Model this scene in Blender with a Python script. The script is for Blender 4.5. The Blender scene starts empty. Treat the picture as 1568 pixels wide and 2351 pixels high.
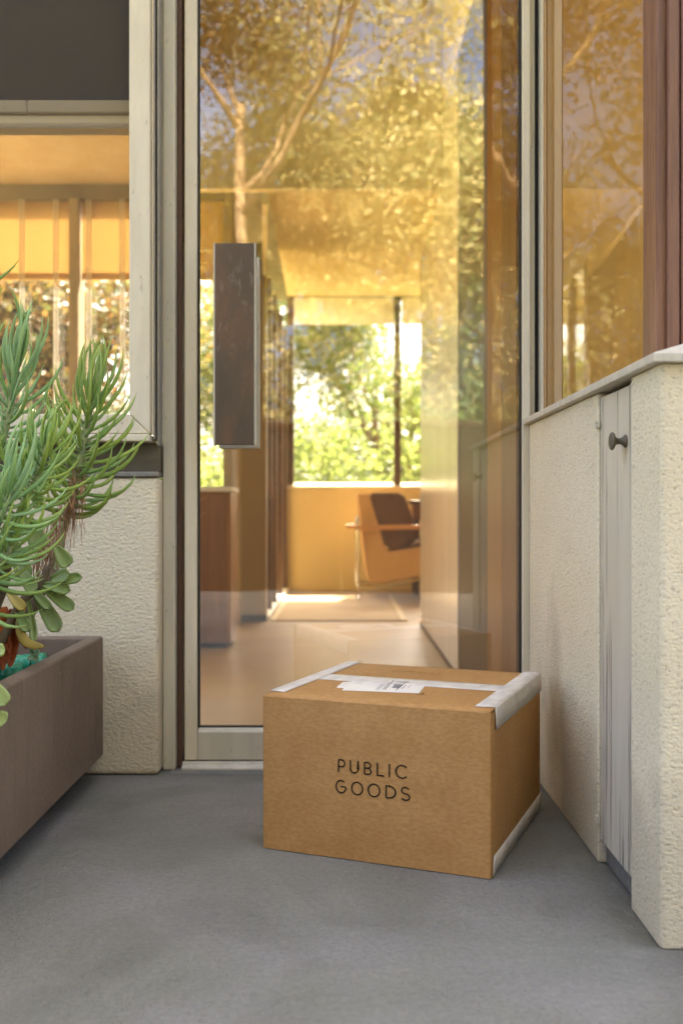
import bpy, bmesh, math, random
import numpy as np
from mathutils import Vector, Matrix, Quaternion, noise as mnoise

random.seed(7)
rng = np.random.default_rng(11)
R = math.radians
SC = bpy.context.scene
COL = SC.collection

# ------------------------------------------------------------------ camera
CH = 0.667                      # eye height above the terrace
FPX, CX, CY = 2300.0, 784.0, 1175.5
cam_d = bpy.data.cameras.new("camera")
cam = bpy.data.objects.new("camera", cam_d)
COL.objects.link(cam)
cam.location = (0, 0, CH)
cam.rotation_euler = (R(90), 0, 0)
cam_d.sensor_fit = 'VERTICAL'
cam_d.sensor_height = 36.0
cam_d.sensor_width = 24.0
cam_d.lens = 36.0 * FPX / 2351.0
cam_d.clip_end = 500
cam_d.dof.use_dof = True
cam_d.dof.focus_distance = 2.02
cam_d.dof.aperture_fstop = 3.2
SC.camera = cam

# ------------------------------------------------------------------ light
SUN_EL, SUN_AZ = R(53), R(14)      # azimuth from +Y (behind the house) towards +X
world = bpy.data.worlds.new("World")
SC.world = world
world.use_nodes = True
wn = world.node_tree
sky = wn.nodes.new('ShaderNodeTexSky')
sky.sky_type = 'NISHITA'
sky.sun_disc = False
sky.sun_elevation = SUN_EL
sky.sun_rotation = SUN_AZ
sky.air_density = 0.5
sky.dust_density = 8.0
sky.ozone_density = 2.0
bg = wn.nodes['Background']
bg.inputs['Strength'].default_value = 0.15
wn.links.new(sky.outputs[0], bg.inputs['Color'])
sun_d = bpy.data.lights.new("sun", 'SUN')
sun_d.energy = 5.0
sun_d.angle = R(0.55)
sun_d.color = (1.0, 0.93, 0.82)
sun = bpy.data.objects.new("sun", sun_d)
COL.objects.link(sun)
sdir = Vector((math.cos(SUN_EL) * math.sin(SUN_AZ), math.cos(SUN_EL) * math.cos(SUN_AZ), math.sin(SUN_EL)))
sun.rotation_euler = (-sdir).to_track_quat('-Z', 'Y').to_euler()
sun.location = (0, 20, 30)
SC.view_settings.view_transform = 'Standard'
SC.view_settings.look = 'None'
SC.view_settings.exposure = 3.55
SC.view_settings.gamma = 1.0
SC.view_settings.use_white_balance = True       # shade white balance, as the photographer set it
SC.view_settings.white_balance_temperature = 7150
SC.view_settings.white_balance_tint = 5
SC.view_settings.use_curve_mapping = False
SC.render.engine = 'CYCLES'
cy = SC.cycles
cy.use_denoising = True
cy.max_bounces = 12
cy.diffuse_bounces = 6
cy.glossy_bounces = 6
cy.transmission_bounces = 8
cy.transparent_max_bounces = 24
cy.sample_clamp_indirect = 8.0
cy.caustics_reflective = False
cy.caustics_refractive = False

# ------------------------------------------------------------------ helpers
def at(x, y, Y):
    """point at distance Y seen at (x, y) of the 1568 x 2351 survey picture"""
    return Vector(((x - CX) / FPX * Y, Y, CH - (y - CY) / FPX * Y))

def s2l(v):
    v /= 255.0
    return v / 12.92 if v <= 0.04045 else ((v + 0.055) / 1.055) ** 2.4

def C(r, g, b, k=1.0):
    return (s2l(r) * k, s2l(g) * k, s2l(b) * k, 1.0)

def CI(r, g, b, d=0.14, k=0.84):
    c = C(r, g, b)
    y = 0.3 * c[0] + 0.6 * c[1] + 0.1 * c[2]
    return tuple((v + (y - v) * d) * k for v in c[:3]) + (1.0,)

ROOT = {}

def tag(o, label=None, cat=None, group=None, kind=None):
    if label: o['label'] = label
    if cat: o['category'] = cat
    if group: o['group'] = group
    if kind: o['kind'] = kind
    return o

def thing(name, label, cat, loc=(0, 0, 0), group=None, rotz=0.0):
    o = bpy.data.objects.new(name, None)
    o.empty_display_size = 0.1
    COL.objects.link(o)
    o.location = loc
    o.rotation_euler = (0, 0, rotz)
    ROOT[o.name] = Vector(loc)
    return tag(o, label, cat, group)

def link(name, me, mat, parent=None, smooth=False, bevel=0.0, off=None, seg=2):
    """verts of me are in world space (or local to a rotated thing when off = 0)"""
    o = bpy.data.objects.new(name, me)
    COL.objects.link(o)
    if mat is not None:
        me.materials.clear()
        me.materials.append(mat)
    if parent is not None:
        o.parent = parent
        base = ROOT.get(parent.name, Vector((0, 0, 0))) if off is None else Vector(off)
        ROOT[o.name] = base
    elif off is not None:
        base = Vector(off)
        o.location = base
        ROOT[o.name] = base
    else:
        xs = [v.co for v in me.vertices]
        base = Vector((sum(v.x for v in xs) / len(xs), sum(v.y for v in xs) / len(xs), min(v.z for v in xs)))
        o.location = base
        ROOT[o.name] = base
    if base.length > 0:
        me.transform(Matrix.Translation(-base))
    if smooth:
        me.polygons.foreach_set('use_smooth', [True] * len(me.polygons))
    if bevel > 0:
        m = o.modifiers.new('bevel', 'BEVEL')
        m.width = bevel
        m.segments = seg
        m.limit_method = 'ANGLE'
        m.angle_limit = R(40)
    return o

class MB:
    def __init__(self):
        self.v, self.f = [], []
    def box(self, x0, x1, y0, y1, z0, z1):
        n = len(self.v)
        self.v += [(x, y, z) for z in (z0, z1) for y in (y0, y1) for x in (x0, x1)]
        for q in ((0, 2, 3, 1), (4, 5, 7, 6), (0, 1, 5, 4), (2, 6, 7, 3), (0, 4, 6, 2), (1, 3, 7, 5)):
            self.f.append(tuple(n + i for i in q))
        return self
    def quad(self, a, b, c, d):
        n = len(self.v)
        self.v += [tuple(a), tuple(b), tuple(c), tuple(d)]
        self.f.append((n, n + 1, n + 2, n + 3))
        return self
    def prism(self, pts, vec):
        """closed polygon pts (3d) extruded by vec"""
        n, k = len(self.v), len(pts)
        vec = Vector(vec)
        self.v += [tuple(p) for p in pts] + [tuple(Vector(p) + vec) for p in pts]
        self.f.append(tuple(n + i for i in range(k - 1, -1, -1)))
        self.f.append(tuple(n + k + i for i in range(k)))
        for i in range(k):
            j = (i + 1) % k
            self.f.append((n + i, n + j, n + k + j, n + k + i))
        return self
    def tube(self, pts, rad, sides=8, caps=True):
        pts = [Vector(p) for p in pts]
        rads = rad if isinstance(rad, (list, tuple)) else [rad] * len(pts)
        n = len(self.v)
        up = None
        for i, p in enumerate(pts):
            t = (pts[min(i + 1, len(pts) - 1)] - pts[max(i - 1, 0)]).normalized()
            if up is None:
                up = t.orthogonal().normalized()
            up = (up - t * up.dot(t))
            up = up.normalized() if up.length > 1e-6 else t.orthogonal().normalized()
            w = t.cross(up)
            for k in range(sides):
                a = 2 * math.pi * k / sides
                self.v.append(tuple(p + (up * math.cos(a) + w * math.sin(a)) * rads[i]))
        for i in range(len(pts) - 1):
            for k in range(sides):
                a, b = n + i * sides + k, n + i * sides + (k + 1) % sides
                self.f.append((a, b, b + sides, a + sides))
        if caps:
            self.f.append(tuple(n + k for k in range(sides - 1, -1, -1)))
            m = n + (len(pts) - 1) * sides
            self.f.append(tuple(m + k for k in range(sides)))
        return self
    def lathe(self, origin, axis, prof, sides=20):
        """prof: (distance along axis, radius)"""
        axis = Vector(axis).normalized()
        return self.tube([Vector(origin) + axis * d for d, r in prof], [max(r, 1e-4) for d, r in prof], sides)
    def mesh(self, name):
        me = bpy.data.meshes.new(name)
        me.from_pydata(self.v, [], self.f)
        me.update()
        return me
    def build(self, name, mat, parent=None, **kw):
        me = self.mesh(name)
        bm = bmesh.new()
        bm.from_mesh(me)
        bmesh.ops.recalc_face_normals(bm, faces=bm.faces)
        bm.to_mesh(me)
        bm.free()
        return link(name, me, mat, parent, **kw)

def bx(name, mat, parent, x0, x1, y0, y1, z0, z1, bevel=0.0015, **kw):
    return MB().box(x0, x1, y0, y1, z0, z1).build(name, mat, parent, bevel=bevel, **kw)

# ------------------------------------------------------------------ materials
class NT:
    def __init__(self, name):
        self.m = bpy.data.materials.new(name)
        self.m.use_nodes = True
        self.t = self.m.node_tree
        self.b = self.t.nodes['Principled BSDF']
        self.out = self.t.nodes['Material Output']
        self.tc = None
    def n(self, typ, **kw):
        nd = self.t.nodes.new(typ)
        for k, v in kw.items():
            setattr(nd, k, v)
        return nd
    def l(self, a, b):
        self.t.links.new(a, b)
    def coord(self, stretch=(1, 1, 1), rot=(0, 0, 0)):
        if self.tc is None:
            self.tc = self.n('ShaderNodeTexCoord')
        mp = self.n('ShaderNodeMapping')
        mp.inputs['Scale'].default_value = stretch
        mp.inputs['Rotation'].default_value = rot
        self.l(self.tc.outputs['Object'], mp.inputs['Vector'])
        return mp.outputs['Vector']
    def noise(self, scale, detail=4, stretch=(1, 1, 1), distort=0.0, rough=0.55, rot=(0, 0, 0)):
        nd = self.n('ShaderNodeTexNoise')
        nd.inputs['Scale'].default_value = scale
        nd.inputs['Detail'].default_value = detail
        nd.inputs['Roughness'].default_value = rough
        nd.inputs['Distortion'].default_value = distort
        self.l(self.coord(stretch, rot), nd.inputs['Vector'])
        return nd.outputs['Fac']
    def vor(self, scale, stretch=(1, 1, 1), feature='F1'):
        nd = self.n('ShaderNodeTexVoronoi', feature=feature)
        nd.inputs['Scale'].default_value = scale
        self.l(self.coord(stretch), nd.inputs['Vector'])
        return nd.outputs['Distance']
    def ramp(self, fac, stops):
        nd = self.n('ShaderNodeValToRGB')
        e = nd.color_ramp.elements
        while len(e) < len(stops):
            e.new(0.5)
        for el, (p, c) in zip(e, stops):
            el.position = p
            el.color = c if len(c) == 4 else (*c, 1)
        self.l(fac, nd.inputs['Fac'])
        return nd.outputs['Color']
    def mask(self, fac, lo, hi):
        return self.ramp(fac, [(lo, (0, 0, 0, 1)), (hi, (1, 1, 1, 1))])
    def mix(self, fac, a, b, mode='MIX'):
        nd = self.n('ShaderNodeMix', data_type='RGBA', blend_type=mode)
        for sock, v in ((nd.inputs[0], fac), (nd.inputs[6], a), (nd.inputs[7], b)):
            if hasattr(v, 'is_output') or hasattr(v, 'links'):
                self.l(v, sock)
            else:
                sock.default_value = v
        return nd.outputs[2]
    def math(self, op, a, b=0.0, clamp=False):
        nd = self.n('ShaderNodeMath', operation=op, use_clamp=clamp)
        for sock, v in ((nd.inputs[0], a), (nd.inputs[1], b)):
            if hasattr(v, 'links'):
                self.l(v, sock)
            else:
                sock.default_value = v
        return nd.outputs[0]
    def bump(self, height, dist, strength=1.0):
        nd = self.n('ShaderNodeBump')
        nd.inputs['Strength'].default_value = strength
        nd.inputs['Distance'].default_value = dist
        self.l(height, nd.inputs['Height'])
        self.l(nd.outputs[0], self.b.inputs['Normal'])
        return nd
    def set(self, color=None, rough=0.6, spec=0.5, metal=0.0):
        if color is not None:
            if hasattr(color, 'links'):
                self.l(color, self.b.inputs['Base Color'])
            else:
                self.b.inputs['Base Color'].default_value = color
        self.b.inputs['Roughness'].default_value = rough
        self.b.inputs['Specular IOR Level'].default_value = spec
        self.b.inputs['Metallic'].default_value = metal
        return self.m

def plain(name, a, b=None, scale=6.0, rough=0.6, spec=0.4, metal=0.0, stretch=(1, 1, 1), bump=0.0, bscale=60.0, detail=5):
    t = NT(name)
    b = b or tuple(min(1, x * 0.8) for x in a[:3]) + (1,)
    col = t.ramp(t.noise(scale, detail, stretch), [(0.34, a), (0.66, b)])
    if bump > 0:
        t.bump(t.noise(bscale, 4, stretch), bump)
    return t.set(col, rough, spec, metal)

def mat_stucco(name, a, b, pit, sc=70.0, dist=0.006, stain=None):
    t = NT(name)
    big = t.ramp(t.noise(2.2, 5), [(0.35, a), (0.65, b)])
    lump = t.noise(sc, 3.0, (0.8, 0.8, 1.2), 0.25, 0.6)
    fine = t.noise(sc * 3.2, 2.0, (1, 1, 1), 0.2)
    h = t.math('ADD', t.math('MULTIPLY', lump, 1.0), t.math('MULTIPLY', fine, 0.28))
    pm = t.ramp(t.math('ADD', t.math('MULTIPLY', lump, 0.6), t.math('MULTIPLY', fine, 0.4)), [(0.34, (1, 1, 1, 1)), (0.44, (0, 0, 0, 1))])
    col = t.mix(t.math('MULTIPLY', pm, 0.75), big, pit)
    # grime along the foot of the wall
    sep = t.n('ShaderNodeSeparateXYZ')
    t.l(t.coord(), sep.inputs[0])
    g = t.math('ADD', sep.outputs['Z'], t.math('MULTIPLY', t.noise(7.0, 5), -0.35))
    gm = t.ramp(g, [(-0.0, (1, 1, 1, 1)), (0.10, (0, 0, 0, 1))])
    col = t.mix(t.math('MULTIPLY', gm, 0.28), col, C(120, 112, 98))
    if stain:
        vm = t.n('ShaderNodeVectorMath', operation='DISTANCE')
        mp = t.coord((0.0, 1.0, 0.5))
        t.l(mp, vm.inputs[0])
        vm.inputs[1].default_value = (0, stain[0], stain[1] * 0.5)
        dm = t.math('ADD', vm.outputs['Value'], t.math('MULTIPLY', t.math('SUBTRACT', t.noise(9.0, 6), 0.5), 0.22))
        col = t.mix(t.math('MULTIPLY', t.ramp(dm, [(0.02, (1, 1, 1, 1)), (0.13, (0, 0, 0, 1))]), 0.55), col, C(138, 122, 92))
    t.bump(h, dist, 1.0)
    return t.set(col, 0.9, 0.25)

M = {}
M['stucco_l'] = mat_stucco('stucco_cream', C(226, 215, 188), C(216, 204, 176), C(172, 157, 124), 112, 0.0065)
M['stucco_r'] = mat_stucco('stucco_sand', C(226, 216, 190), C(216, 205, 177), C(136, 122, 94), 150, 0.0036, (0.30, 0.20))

def mat_terrace():
    t = NT('painted_concrete')
    base = t.ramp(t.noise(1.7, 6, distort=0.4), [(0.30, C(94, 94, 89)), (0.5, C(116, 115, 110)), (0.70, C(134, 132, 126))])
    tint = t.ramp(t.noise(3.1, 3), [(0.40, C(110, 111, 102)), (0.6, C(119, 117, 117))])
    col = t.mix(0.45, base, tint)
    # worn, sandy patches and dark crumbs
    sp = t.noise(260.0, 2)
    wear = t.mask(t.noise(4.2, 5), 0.40, 0.62)
    crumbs = t.math('MULTIPLY', t.ramp(sp, [(0.30, (1, 1, 1, 1)), (0.42, (0, 0, 0, 1))]), wear)
    col = t.mix(t.math('MULTIPLY', crumbs, 0.85), col, C(70, 66, 62))
    grain = t.ramp(t.noise(95.0, 6, rough=0.75), [(0.32, (0.80, 0.80, 0.80, 1)), (0.50, (1, 1, 1, 1)), (0.68, (1.16, 1.15, 1.14, 1))])
    col = t.mix(1.0, col, grain, 'MULTIPLY')
    lights = t.ramp(t.noise(330.0, 1), [(0.74, (0, 0, 0, 1)), (0.79, (1, 1, 1, 1))])
    col = t.mix(t.math('MULTIPLY', lights, 0.55), col, C(205, 200, 192))
    dirt = t.mask(t.noise(2.6, 7, distort=1.0), 0.50, 0.70)
    col = t.mix(t.math('MULTIPLY', dirt, 0.5), col, C(84, 83, 74))
    sepx = t.n('ShaderNodeSeparateXYZ')
    t.l(t.coord(), sepx.inputs[0])
    jit = t.math('MULTIPLY', t.math('SUBTRACT', t.noise(16.0, 6), 0.5), 0.10)
    gx = t.ramp(t.math('ADD', sepx.outputs['X'], jit), [(0.43, (0, 0, 0, 1)), (0.50, (1, 1, 1, 1))])
    gy = t.ramp(t.math('SUBTRACT', t.math('ADD', sepx.outputs['Y'], jit), 2.0), [(0.45, (0, 0, 0, 1)), (0.57, (1, 1, 1, 1))])
    col = t.mix(t.math('MULTIPLY', t.math('MAXIMUM', gx, gy), 0.45), col, C(74, 71, 62))
    specks = t.ramp(t.noise(120.0, 2), [(0.70, (0, 0, 0, 1)), (0.74, (1, 1, 1, 1))])
    col = t.mix(t.math('MULTIPLY', specks, 0.5), col, C(70, 66, 60))
    h = t.math('ADD', t.math('MULTIPLY', sp, 0.6), t.math('MULTIPLY', t.noise(38.0, 5), 1.3))
    t.bump(h, 0.005)
    return t.set(col, 0.72, 0.35)
M['terrace'] = mat_terrace()

def mat_paint(name, a, b, scratch, rough=0.5, amt=0.5):
    """old painted metal or timber with vertical streaks and chips"""
    t = NT(name)
    col = t.ramp(t.noise(9.0, 5, (3, 3, 0.5)), [(0.35, a), (0.65, b)])
    chips = t.ramp(t.noise(95.0, 3, (1, 1, 0.35)), [(0.66, (0, 0, 0, 1)), (0.72, (1, 1, 1, 1))])
    col = t.mix(t.math('MULTIPLY', chips, amt), col, scratch)
    t.bump(t.noise(140.0, 3, (1, 1, 0.4)), 0.0006)
    return t.set(col, rough, 0.4)
M['frame'] = mat_paint('frame_paint', C(214, 205, 182), C(204, 194, 170), C(128, 116, 94))
M['frame_grey'] = mat_paint('frame_grey_paint', C(194, 188, 170), C(184, 178, 160), C(116, 108, 92))
M['alu'] = plain('aluminium', C(150, 147, 142), C(132, 129, 124), 20, 0.42, 0.5, 0.55, (3, 3, 0.2), 0.0003, 200)
M['sill'] = mat_paint('sill_paint', C(196, 190, 176), C(180, 174, 160), C(100, 94, 84), 0.5, 0.4)
M['band'] = plain('weathered_flashing', C(104, 96, 80), C(84, 78, 64), 9, 0.55, 0.4, 0.2, (1, 1, 2), 0.0004, 120)
M['brown_stop'] = plain('brown_timber_stop', C(92, 66, 52), C(72, 50, 40), 30, 0.6, 0.4, 0, (1, 1, 0.1), 0.0005, 160)
M['gasket'] = plain('black_rubber', C(30, 29, 27), C(22, 21, 20), 20, 0.7)
M['dark'] = plain('dark_recess', C(36, 33, 29), C(28, 26, 23), 10, 0.9, 0.1)

def mat_glass(name, tint, mul=1.9, wave=0.0):
    t = NT(name)
    t.t.nodes.remove(t.b)
    lw = t.n('ShaderNodeLayerWeight')                 # Schlick, the same from both faces of the pane
    lw.inputs['Blend'].default_value = 0.5
    r0 = 0.04 * mul
    fac = t.math('ADD', t.math('MULTIPLY', t.math('POWER', lw.outputs['Facing'], 5.0), 1.0 - r0), r0, True)
    tr = t.n('ShaderNodeBsdfTransparent')
    tr.inputs[0].default_value = tint
    gl = t.n('ShaderNodeBsdfGlossy')
    gl.inputs['Roughness'].default_value = 0.0
    gl.inputs['Color'].default_value = (1, 1, 1, 1)
    if wave > 0:
        bp = t.n('ShaderNodeBump')
        bp.inputs['Distance'].default_value = wave
        t.l(t.noise(3.0, 1), bp.inputs['Height'])
        t.l(bp.outputs[0], gl.inputs['Normal'])
    mx = t.n('ShaderNodeMixShader')
    t.l(fac, mx.inputs[0])
    t.l(tr.outputs[0], mx.inputs[1])
    t.l(gl.outputs[0], mx.inputs[2])
    t.l(mx.outputs[0], t.out.inputs['Surface'])
    return t.m
M['glass'] = mat_glass('window_glass', (0.94, 0.93, 0.90, 1), 4.0, 0.0006)
M['glass_side'] = mat_glass('side_window_glass', (0.94, 0.92, 0.88, 1), 3.2, 0.0006)
M['glass_clear'] = mat_glass('clear_glass', (0.97, 0.97, 0.95, 1), 1.6)

def mat_screen():
    t = NT('insect_screen')
    t.b.inputs['Base Color'].default_value = C(92, 84, 70)
    t.b.inputs['Roughness'].default_value = 0.6
    tr = t.n('ShaderNodeBsdfTransparent')
    mx = t.n('ShaderNodeMixShader')
    mx.inputs[0].default_value = 0.36
    t.l(tr.outputs[0], mx.inputs[1])
    t.l(t.b.outputs[0], mx.inputs[2])
    t.l(mx.outputs[0], t.out.inputs['Surface'])
    return t.m
M['screen'] = mat_screen()

def mat_fabric_light(name, col, trans, share):
    """cloth that lets daylight through"""
    t = NT(name)
    t.b.inputs['Base Color'].default_value = col
    t.b.inputs['Roughness'].default_value = 0.9
    tl = t.n('ShaderNodeBsdfTranslucent')
    tl.inputs[0].default_value = trans
    mx = t.n('ShaderNodeMixShader')
    mx.inputs[0].default_value = share
    t.l(t.b.outputs[0], mx.inputs[1])
    t.l(tl.outputs[0], mx.inputs[2])
    t.l(mx.outputs[0], t.out.inputs['Surface'])
    return t.m
M['blind'] = mat_fabric_light('amber_blind_cloth', C(214, 190, 142), C(218, 194, 148), 0.40)
M['valance'] = mat_fabric_light('white_blind_cloth', C(246, 240, 224), C(248, 242, 226), 0.6)
M['shade'] = plain('dark_screen_cloth', C(36, 27, 17), C(29, 22, 14), 3, 0.85, 0.2, 0, (1, 1, 1), 0.0003, 400)

def mat_wood(name, a, b, along='z', rough=0.45, scale=18.0, bump=0.0006, spec=0.4):
    t = NT(name)
    st = {'z': (1, 1, 0.06), 'x': (0.06, 1, 1), 'y': (1, 0.06, 1)}[along]
    g = t.noise(scale, 6, st, 0.6, 0.65)
    f = t.noise(scale * 6, 3, st)
    v = t.math('ADD', t.math('MULTIPLY', g, 0.7), t.math('MULTIPLY', f, 0.3))
    col = t.ramp(v, [(0.36, a), (0.64, b)])
    t.bump(v, bump)
    return t.set(col, rough, spec)
M['post_wood'] = mat_wood('weathered_redwood', C(132, 94, 74), C(96, 62, 48), 'z', 0.38, 30, 0.0025, 0.5)
M['panel_wood'] = mat_wood('amber_plywood', C(150, 104, 54), C(128, 84, 40), 'z', 0.4)
M['panel_wood_dark'] = mat_wood('brown_plywood', C(120, 76, 38), C(92, 56, 28), 'z', 0.4)
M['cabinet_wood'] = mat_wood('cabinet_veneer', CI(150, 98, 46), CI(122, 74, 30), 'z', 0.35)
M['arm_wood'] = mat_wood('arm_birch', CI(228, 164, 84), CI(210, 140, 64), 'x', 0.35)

def mat_plank():
    t = NT('flaking_plank')
    base = t.ramp(t.noise(5.0, 4, (1, 2, 0.4)), [(0.35, C(200, 192, 174)), (0.65, C(184, 177, 161))])
    cr = t.noise(62.0, 5, (1, 1, 0.022), 0.2, 0.7)
    where = t.mask(t.noise(6.0, 3, (1, 2.2, 0.45)), 0.38, 0.56)
    cm = t.math('MULTIPLY', t.ramp(cr, [(0.41, (1, 1, 1, 1)), (0.46, (0, 0, 0, 1))]), where)
    col = t.mix(t.math('MULTIPLY', cm, 0.85), base, C(92, 82, 68))
    t.bump(t.math('MULTIPLY', cm, -1.0), 0.002)
    return t.set(col, 0.6, 0.35)
M['plank'] = mat_plank()

def mat_card():
    t = NT('kraft_cardboard')
    a = t.ramp(t.noise(9.0, 6, (1, 1, 1.3)), [(0.33, C(186, 145, 94)), (0.67, C(174, 132, 82))])
    fib = t.noise(150.0, 4, (0.55, 0.55, 1.2), 0.3)
    col = t.mix(t.math('MULTIPLY', t.ramp(fib, [(0.40, (1, 1, 1, 1)), (0.62, (0, 0, 0, 1))]), 0.34), a, C(146, 102, 56))
    wavy = t.noise(85.0, 2, (1, 1, 0.02))
    t.bump(t.math('ADD', t.math('MULTIPLY', fib, 0.5), t.math('MULTIPLY', wavy, 0.3)), 0.0005)
    return t.set(col, 0.72, 0.25)
M['card'] = mat_card()
M['card_edge'] = plain('cardboard_core', C(120, 84, 46), C(84, 58, 32), 120, 0.9)
M['tape'] = plain('white_paper_tape', C(222, 217, 210), C(200, 194, 188), 30, 0.5, 0.4, 0, (1.6, 0.7, 1), 0.005, 40)
M['label'] = plain('shipping_label_paper', C(236, 232, 226), C(226, 222, 218), 12, 0.5, 0.4)
M['ink'] = plain('black_ink', C(48, 42, 30), C(42, 36, 26), 30, 0.7, 0.2)
M['ink_faint'] = plain('faint_ink', C(146, 104, 58), C(136, 96, 52), 30, 0.7, 0.2)
M['ink_grey'] = plain('grey_print', C(140, 138, 144), C(120, 118, 126), 30, 0.7, 0.2)

def mat_planter():
    t = NT('planter_render')
    col = t.ramp(t.noise(4.0, 6), [(0.32, C(120, 104, 88)), (0.66, C(104, 89, 74))])
    st = t.mask(t.noise(14.0, 4, (3, 3, 0.35)), 0.56, 0.72)
    col = t.mix(t.math('MULTIPLY', st, 0.35), col, C(136, 120, 104))
    dk = t.mask(t.noise(3.0, 5), 0.56, 0.72)
    col = t.mix(t.math('MULTIPLY', dk, 0.4), col, C(98, 84, 68))
    ch_ = t.ramp(t.noise(130.0, 3), [(0.68, (0, 0, 0, 1)), (0.73, (1, 1, 1, 1))])
    col = t.mix(t.math('MULTIPLY', ch_, 0.55), col, C(168, 156, 140))
    drip = t.mask(t.noise(22.0, 4, (2.0, 2.0, 0.12)), 0.55, 0.68)
    col = t.mix(t.math('MULTIPLY', drip, 0.3), col, C(92, 78, 64))
    t.bump(t.noise(90.0, 4), 0.0018)
    return t.set(col, 0.7, 0.3)
M['planter'] = mat_planter()
M['soil'] = plain('dark_soil', C(58, 44, 34), C(36, 28, 22), 40, 0.95, 0.1, 0, (1, 1, 1), 0.006, 90)
M['hose'] = plain('green_hose', C(44, 150, 112), C(30, 128, 96), 30, 0.35, 0.5)

def mat_leaf(name, cols, rough=0.42, trans=0.25, spec=0.45, tint=None, waxy=0.0):
    t = NT(name)
    oi = t.n('ShaderNodeObjectInfo')
    st = [(i / max(1, len(cols) - 1), c) for i, c in enumerate(cols)]
    col = t.ramp(oi.outputs['Random'], st)
    col = t.mix(t.math('MULTIPLY', t.mask(t.noise(60.0, 3), 0.45, 0.7), 0.35), col, cols[-1])
    if tint is not None:     # paler towards the leaf's own tip
        sep = t.n('ShaderNodeSeparateXYZ')
        t.l(t.coord(), sep.inputs[0])
        col = t.mix(t.math('MULTIPLY', t.ramp(sep.outputs['Z'], [(0.25, (0, 0, 0, 1)), (0.95, (1, 1, 1, 1))]), 0.55), col, tint)
        tip = t.math('MULTIPLY', t.ramp(sep.outputs['Z'], [(0.80, (0, 0, 0, 1)), (0.93, (1, 1, 1, 1))]), t.mask(oi.outputs['Random'], 0.45, 0.75))
        col = t.mix(t.math('MULTIPLY', tip, 0.6), col, C(140, 118, 70))
        col = t.mix(t.math('MULTIPLY', t.ramp(sep.outputs['Z'], [(0.0, (1, 1, 1, 1)), (0.22, (0, 0, 0, 1))]), 0.5), col, C(178, 192, 150))
    t.set(col, rough, spec)
    if trans > 0:
        tl = t.n('ShaderNodeBsdfTranslucent')
        t.l(col, tl.inputs[0])
        mx = t.n('ShaderNodeMixShader')
        mx.inputs[0].default_value = trans
        t.l(t.b.outputs[0], mx.inputs[1])
        t.l(tl.outputs[0], mx.inputs[2])
        t.l(mx.outputs[0], t.out.inputs['Surface'])
    return t.m
M['finger'] = mat_leaf('finger_leaf', [C(128, 164, 70), C(152, 180, 88), C(138, 174, 92), C(126, 168, 104), C(148, 174, 76)], 0.42, 0.18, 0.45, C(176, 190, 92))
M['finger_blue'] = mat_leaf('blue_finger_leaf', [C(132, 172, 120), C(148, 184, 138), C(124, 166, 106), C(142, 176, 98)], 0.48, 0.14, 0.4, C(164, 190, 108))
M['stem'] = plain('pale_stem', C(150, 160, 112), C(120, 128, 92), 40, 0.7)
M['woody'] = plain('woody_stem', C(112, 98, 74), C(84, 74, 58), 50, 0.85, 0.2, 0, (1, 1, 0.4), 0.002, 90)
M['root'] = plain('dry_root', C(178, 138, 104), C(136, 98, 70), 40, 0.85)
M['paddle'] = mat_leaf('paddle_leaf', [C(118, 140, 74), C(134, 152, 84), C(108, 130, 68), C(140, 152, 90)], 0.4, 0.2)
M['paddle_yellow'] = mat_leaf('yellow_leaf', [C(168, 146, 62), C(178, 156, 74)], 0.45, 0.2)
M['paddle_pale'] = mat_leaf('pale_leaf', [C(172, 186, 118), C(160, 178, 106)], 0.4, 0.25)
M['dry'] = plain('dry_orange_leaf', C(176, 92, 34), C(112, 52, 24), 26, 0.7, 0.3, 0, (1, 1, 0.35), 0.004, 40)
M['sprout'] = mat_leaf('sprout_leaf', [C(150, 178, 140), C(130, 166, 120)], 0.45, 0.2)

M['plaster_ceiling'] = plain('amber_plaster', C(206, 186, 150), C(196, 174, 134), 5, 0.85, 0.2, 0, (1, 1, 1), 0.004, 45)
M['bulkhead'] = plain('ochre_plaster', C(232, 218, 184), C(226, 210, 174), 3, 0.8, 0.2, 0, (1, 1, 1), 0.001, 60)
M['ochre'] = plain('deep_ochre_plaster', C(214, 172, 98), C(206, 160, 84), 3, 0.8, 0.2)
M['hall_ceiling'] = plain('honey_plaster', C(230, 212, 170), C(226, 206, 160), 2, 0.7, 0.3)
M['mustard'] = plain('mustard_wall', C(206, 190, 146), C(200, 182, 136), 2, 0.7, 0.3)
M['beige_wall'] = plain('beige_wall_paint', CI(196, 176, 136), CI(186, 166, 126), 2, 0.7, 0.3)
M['grey_band'] = plain('grey_header', C(156, 146, 120), C(140, 130, 106), 3, 0.7)
M['slider'] = mat_wood('pale_sliding_panel', C(232, 226, 212), C(222, 212, 194), 'z', 0.22, 9, 0.0002, 0.8)
M['dark_panel'] = mat_wood('dark_wall_panel', C(74, 62, 52), C(58, 48, 40), 'z', 0.4, 14)
M['dark_frame'] = plain('dark_bronze_frame', C(84, 58, 34), C(66, 44, 26), 12, 0.45)
M['white'] = plain('white_paint', C(232, 228, 216), C(224, 218, 204), 4, 0.5)
M['dark_glass'] = mat_glass('grey_partition_glass', (0.52, 0.46, 0.36, 1), 2.2)
def mat_floor():
    t = NT('polished_cork_floor')
    col = t.ramp(t.noise(1.6, 5, distort=0.3), [(0.33, C(164, 134, 80)), (0.67, C(144, 112, 64))])
    t.bump(t.noise(40.0, 3), 0.0004)
    return t.set(col, 0.34, 0.5)
M['floor'] = mat_floor()
M['rug'] = plain('woven_rug', CI(206, 178, 134), CI(194, 164, 120), 3, 0.95, 0.1, 0, (1, 1, 1), 0.002, 150)
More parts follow.
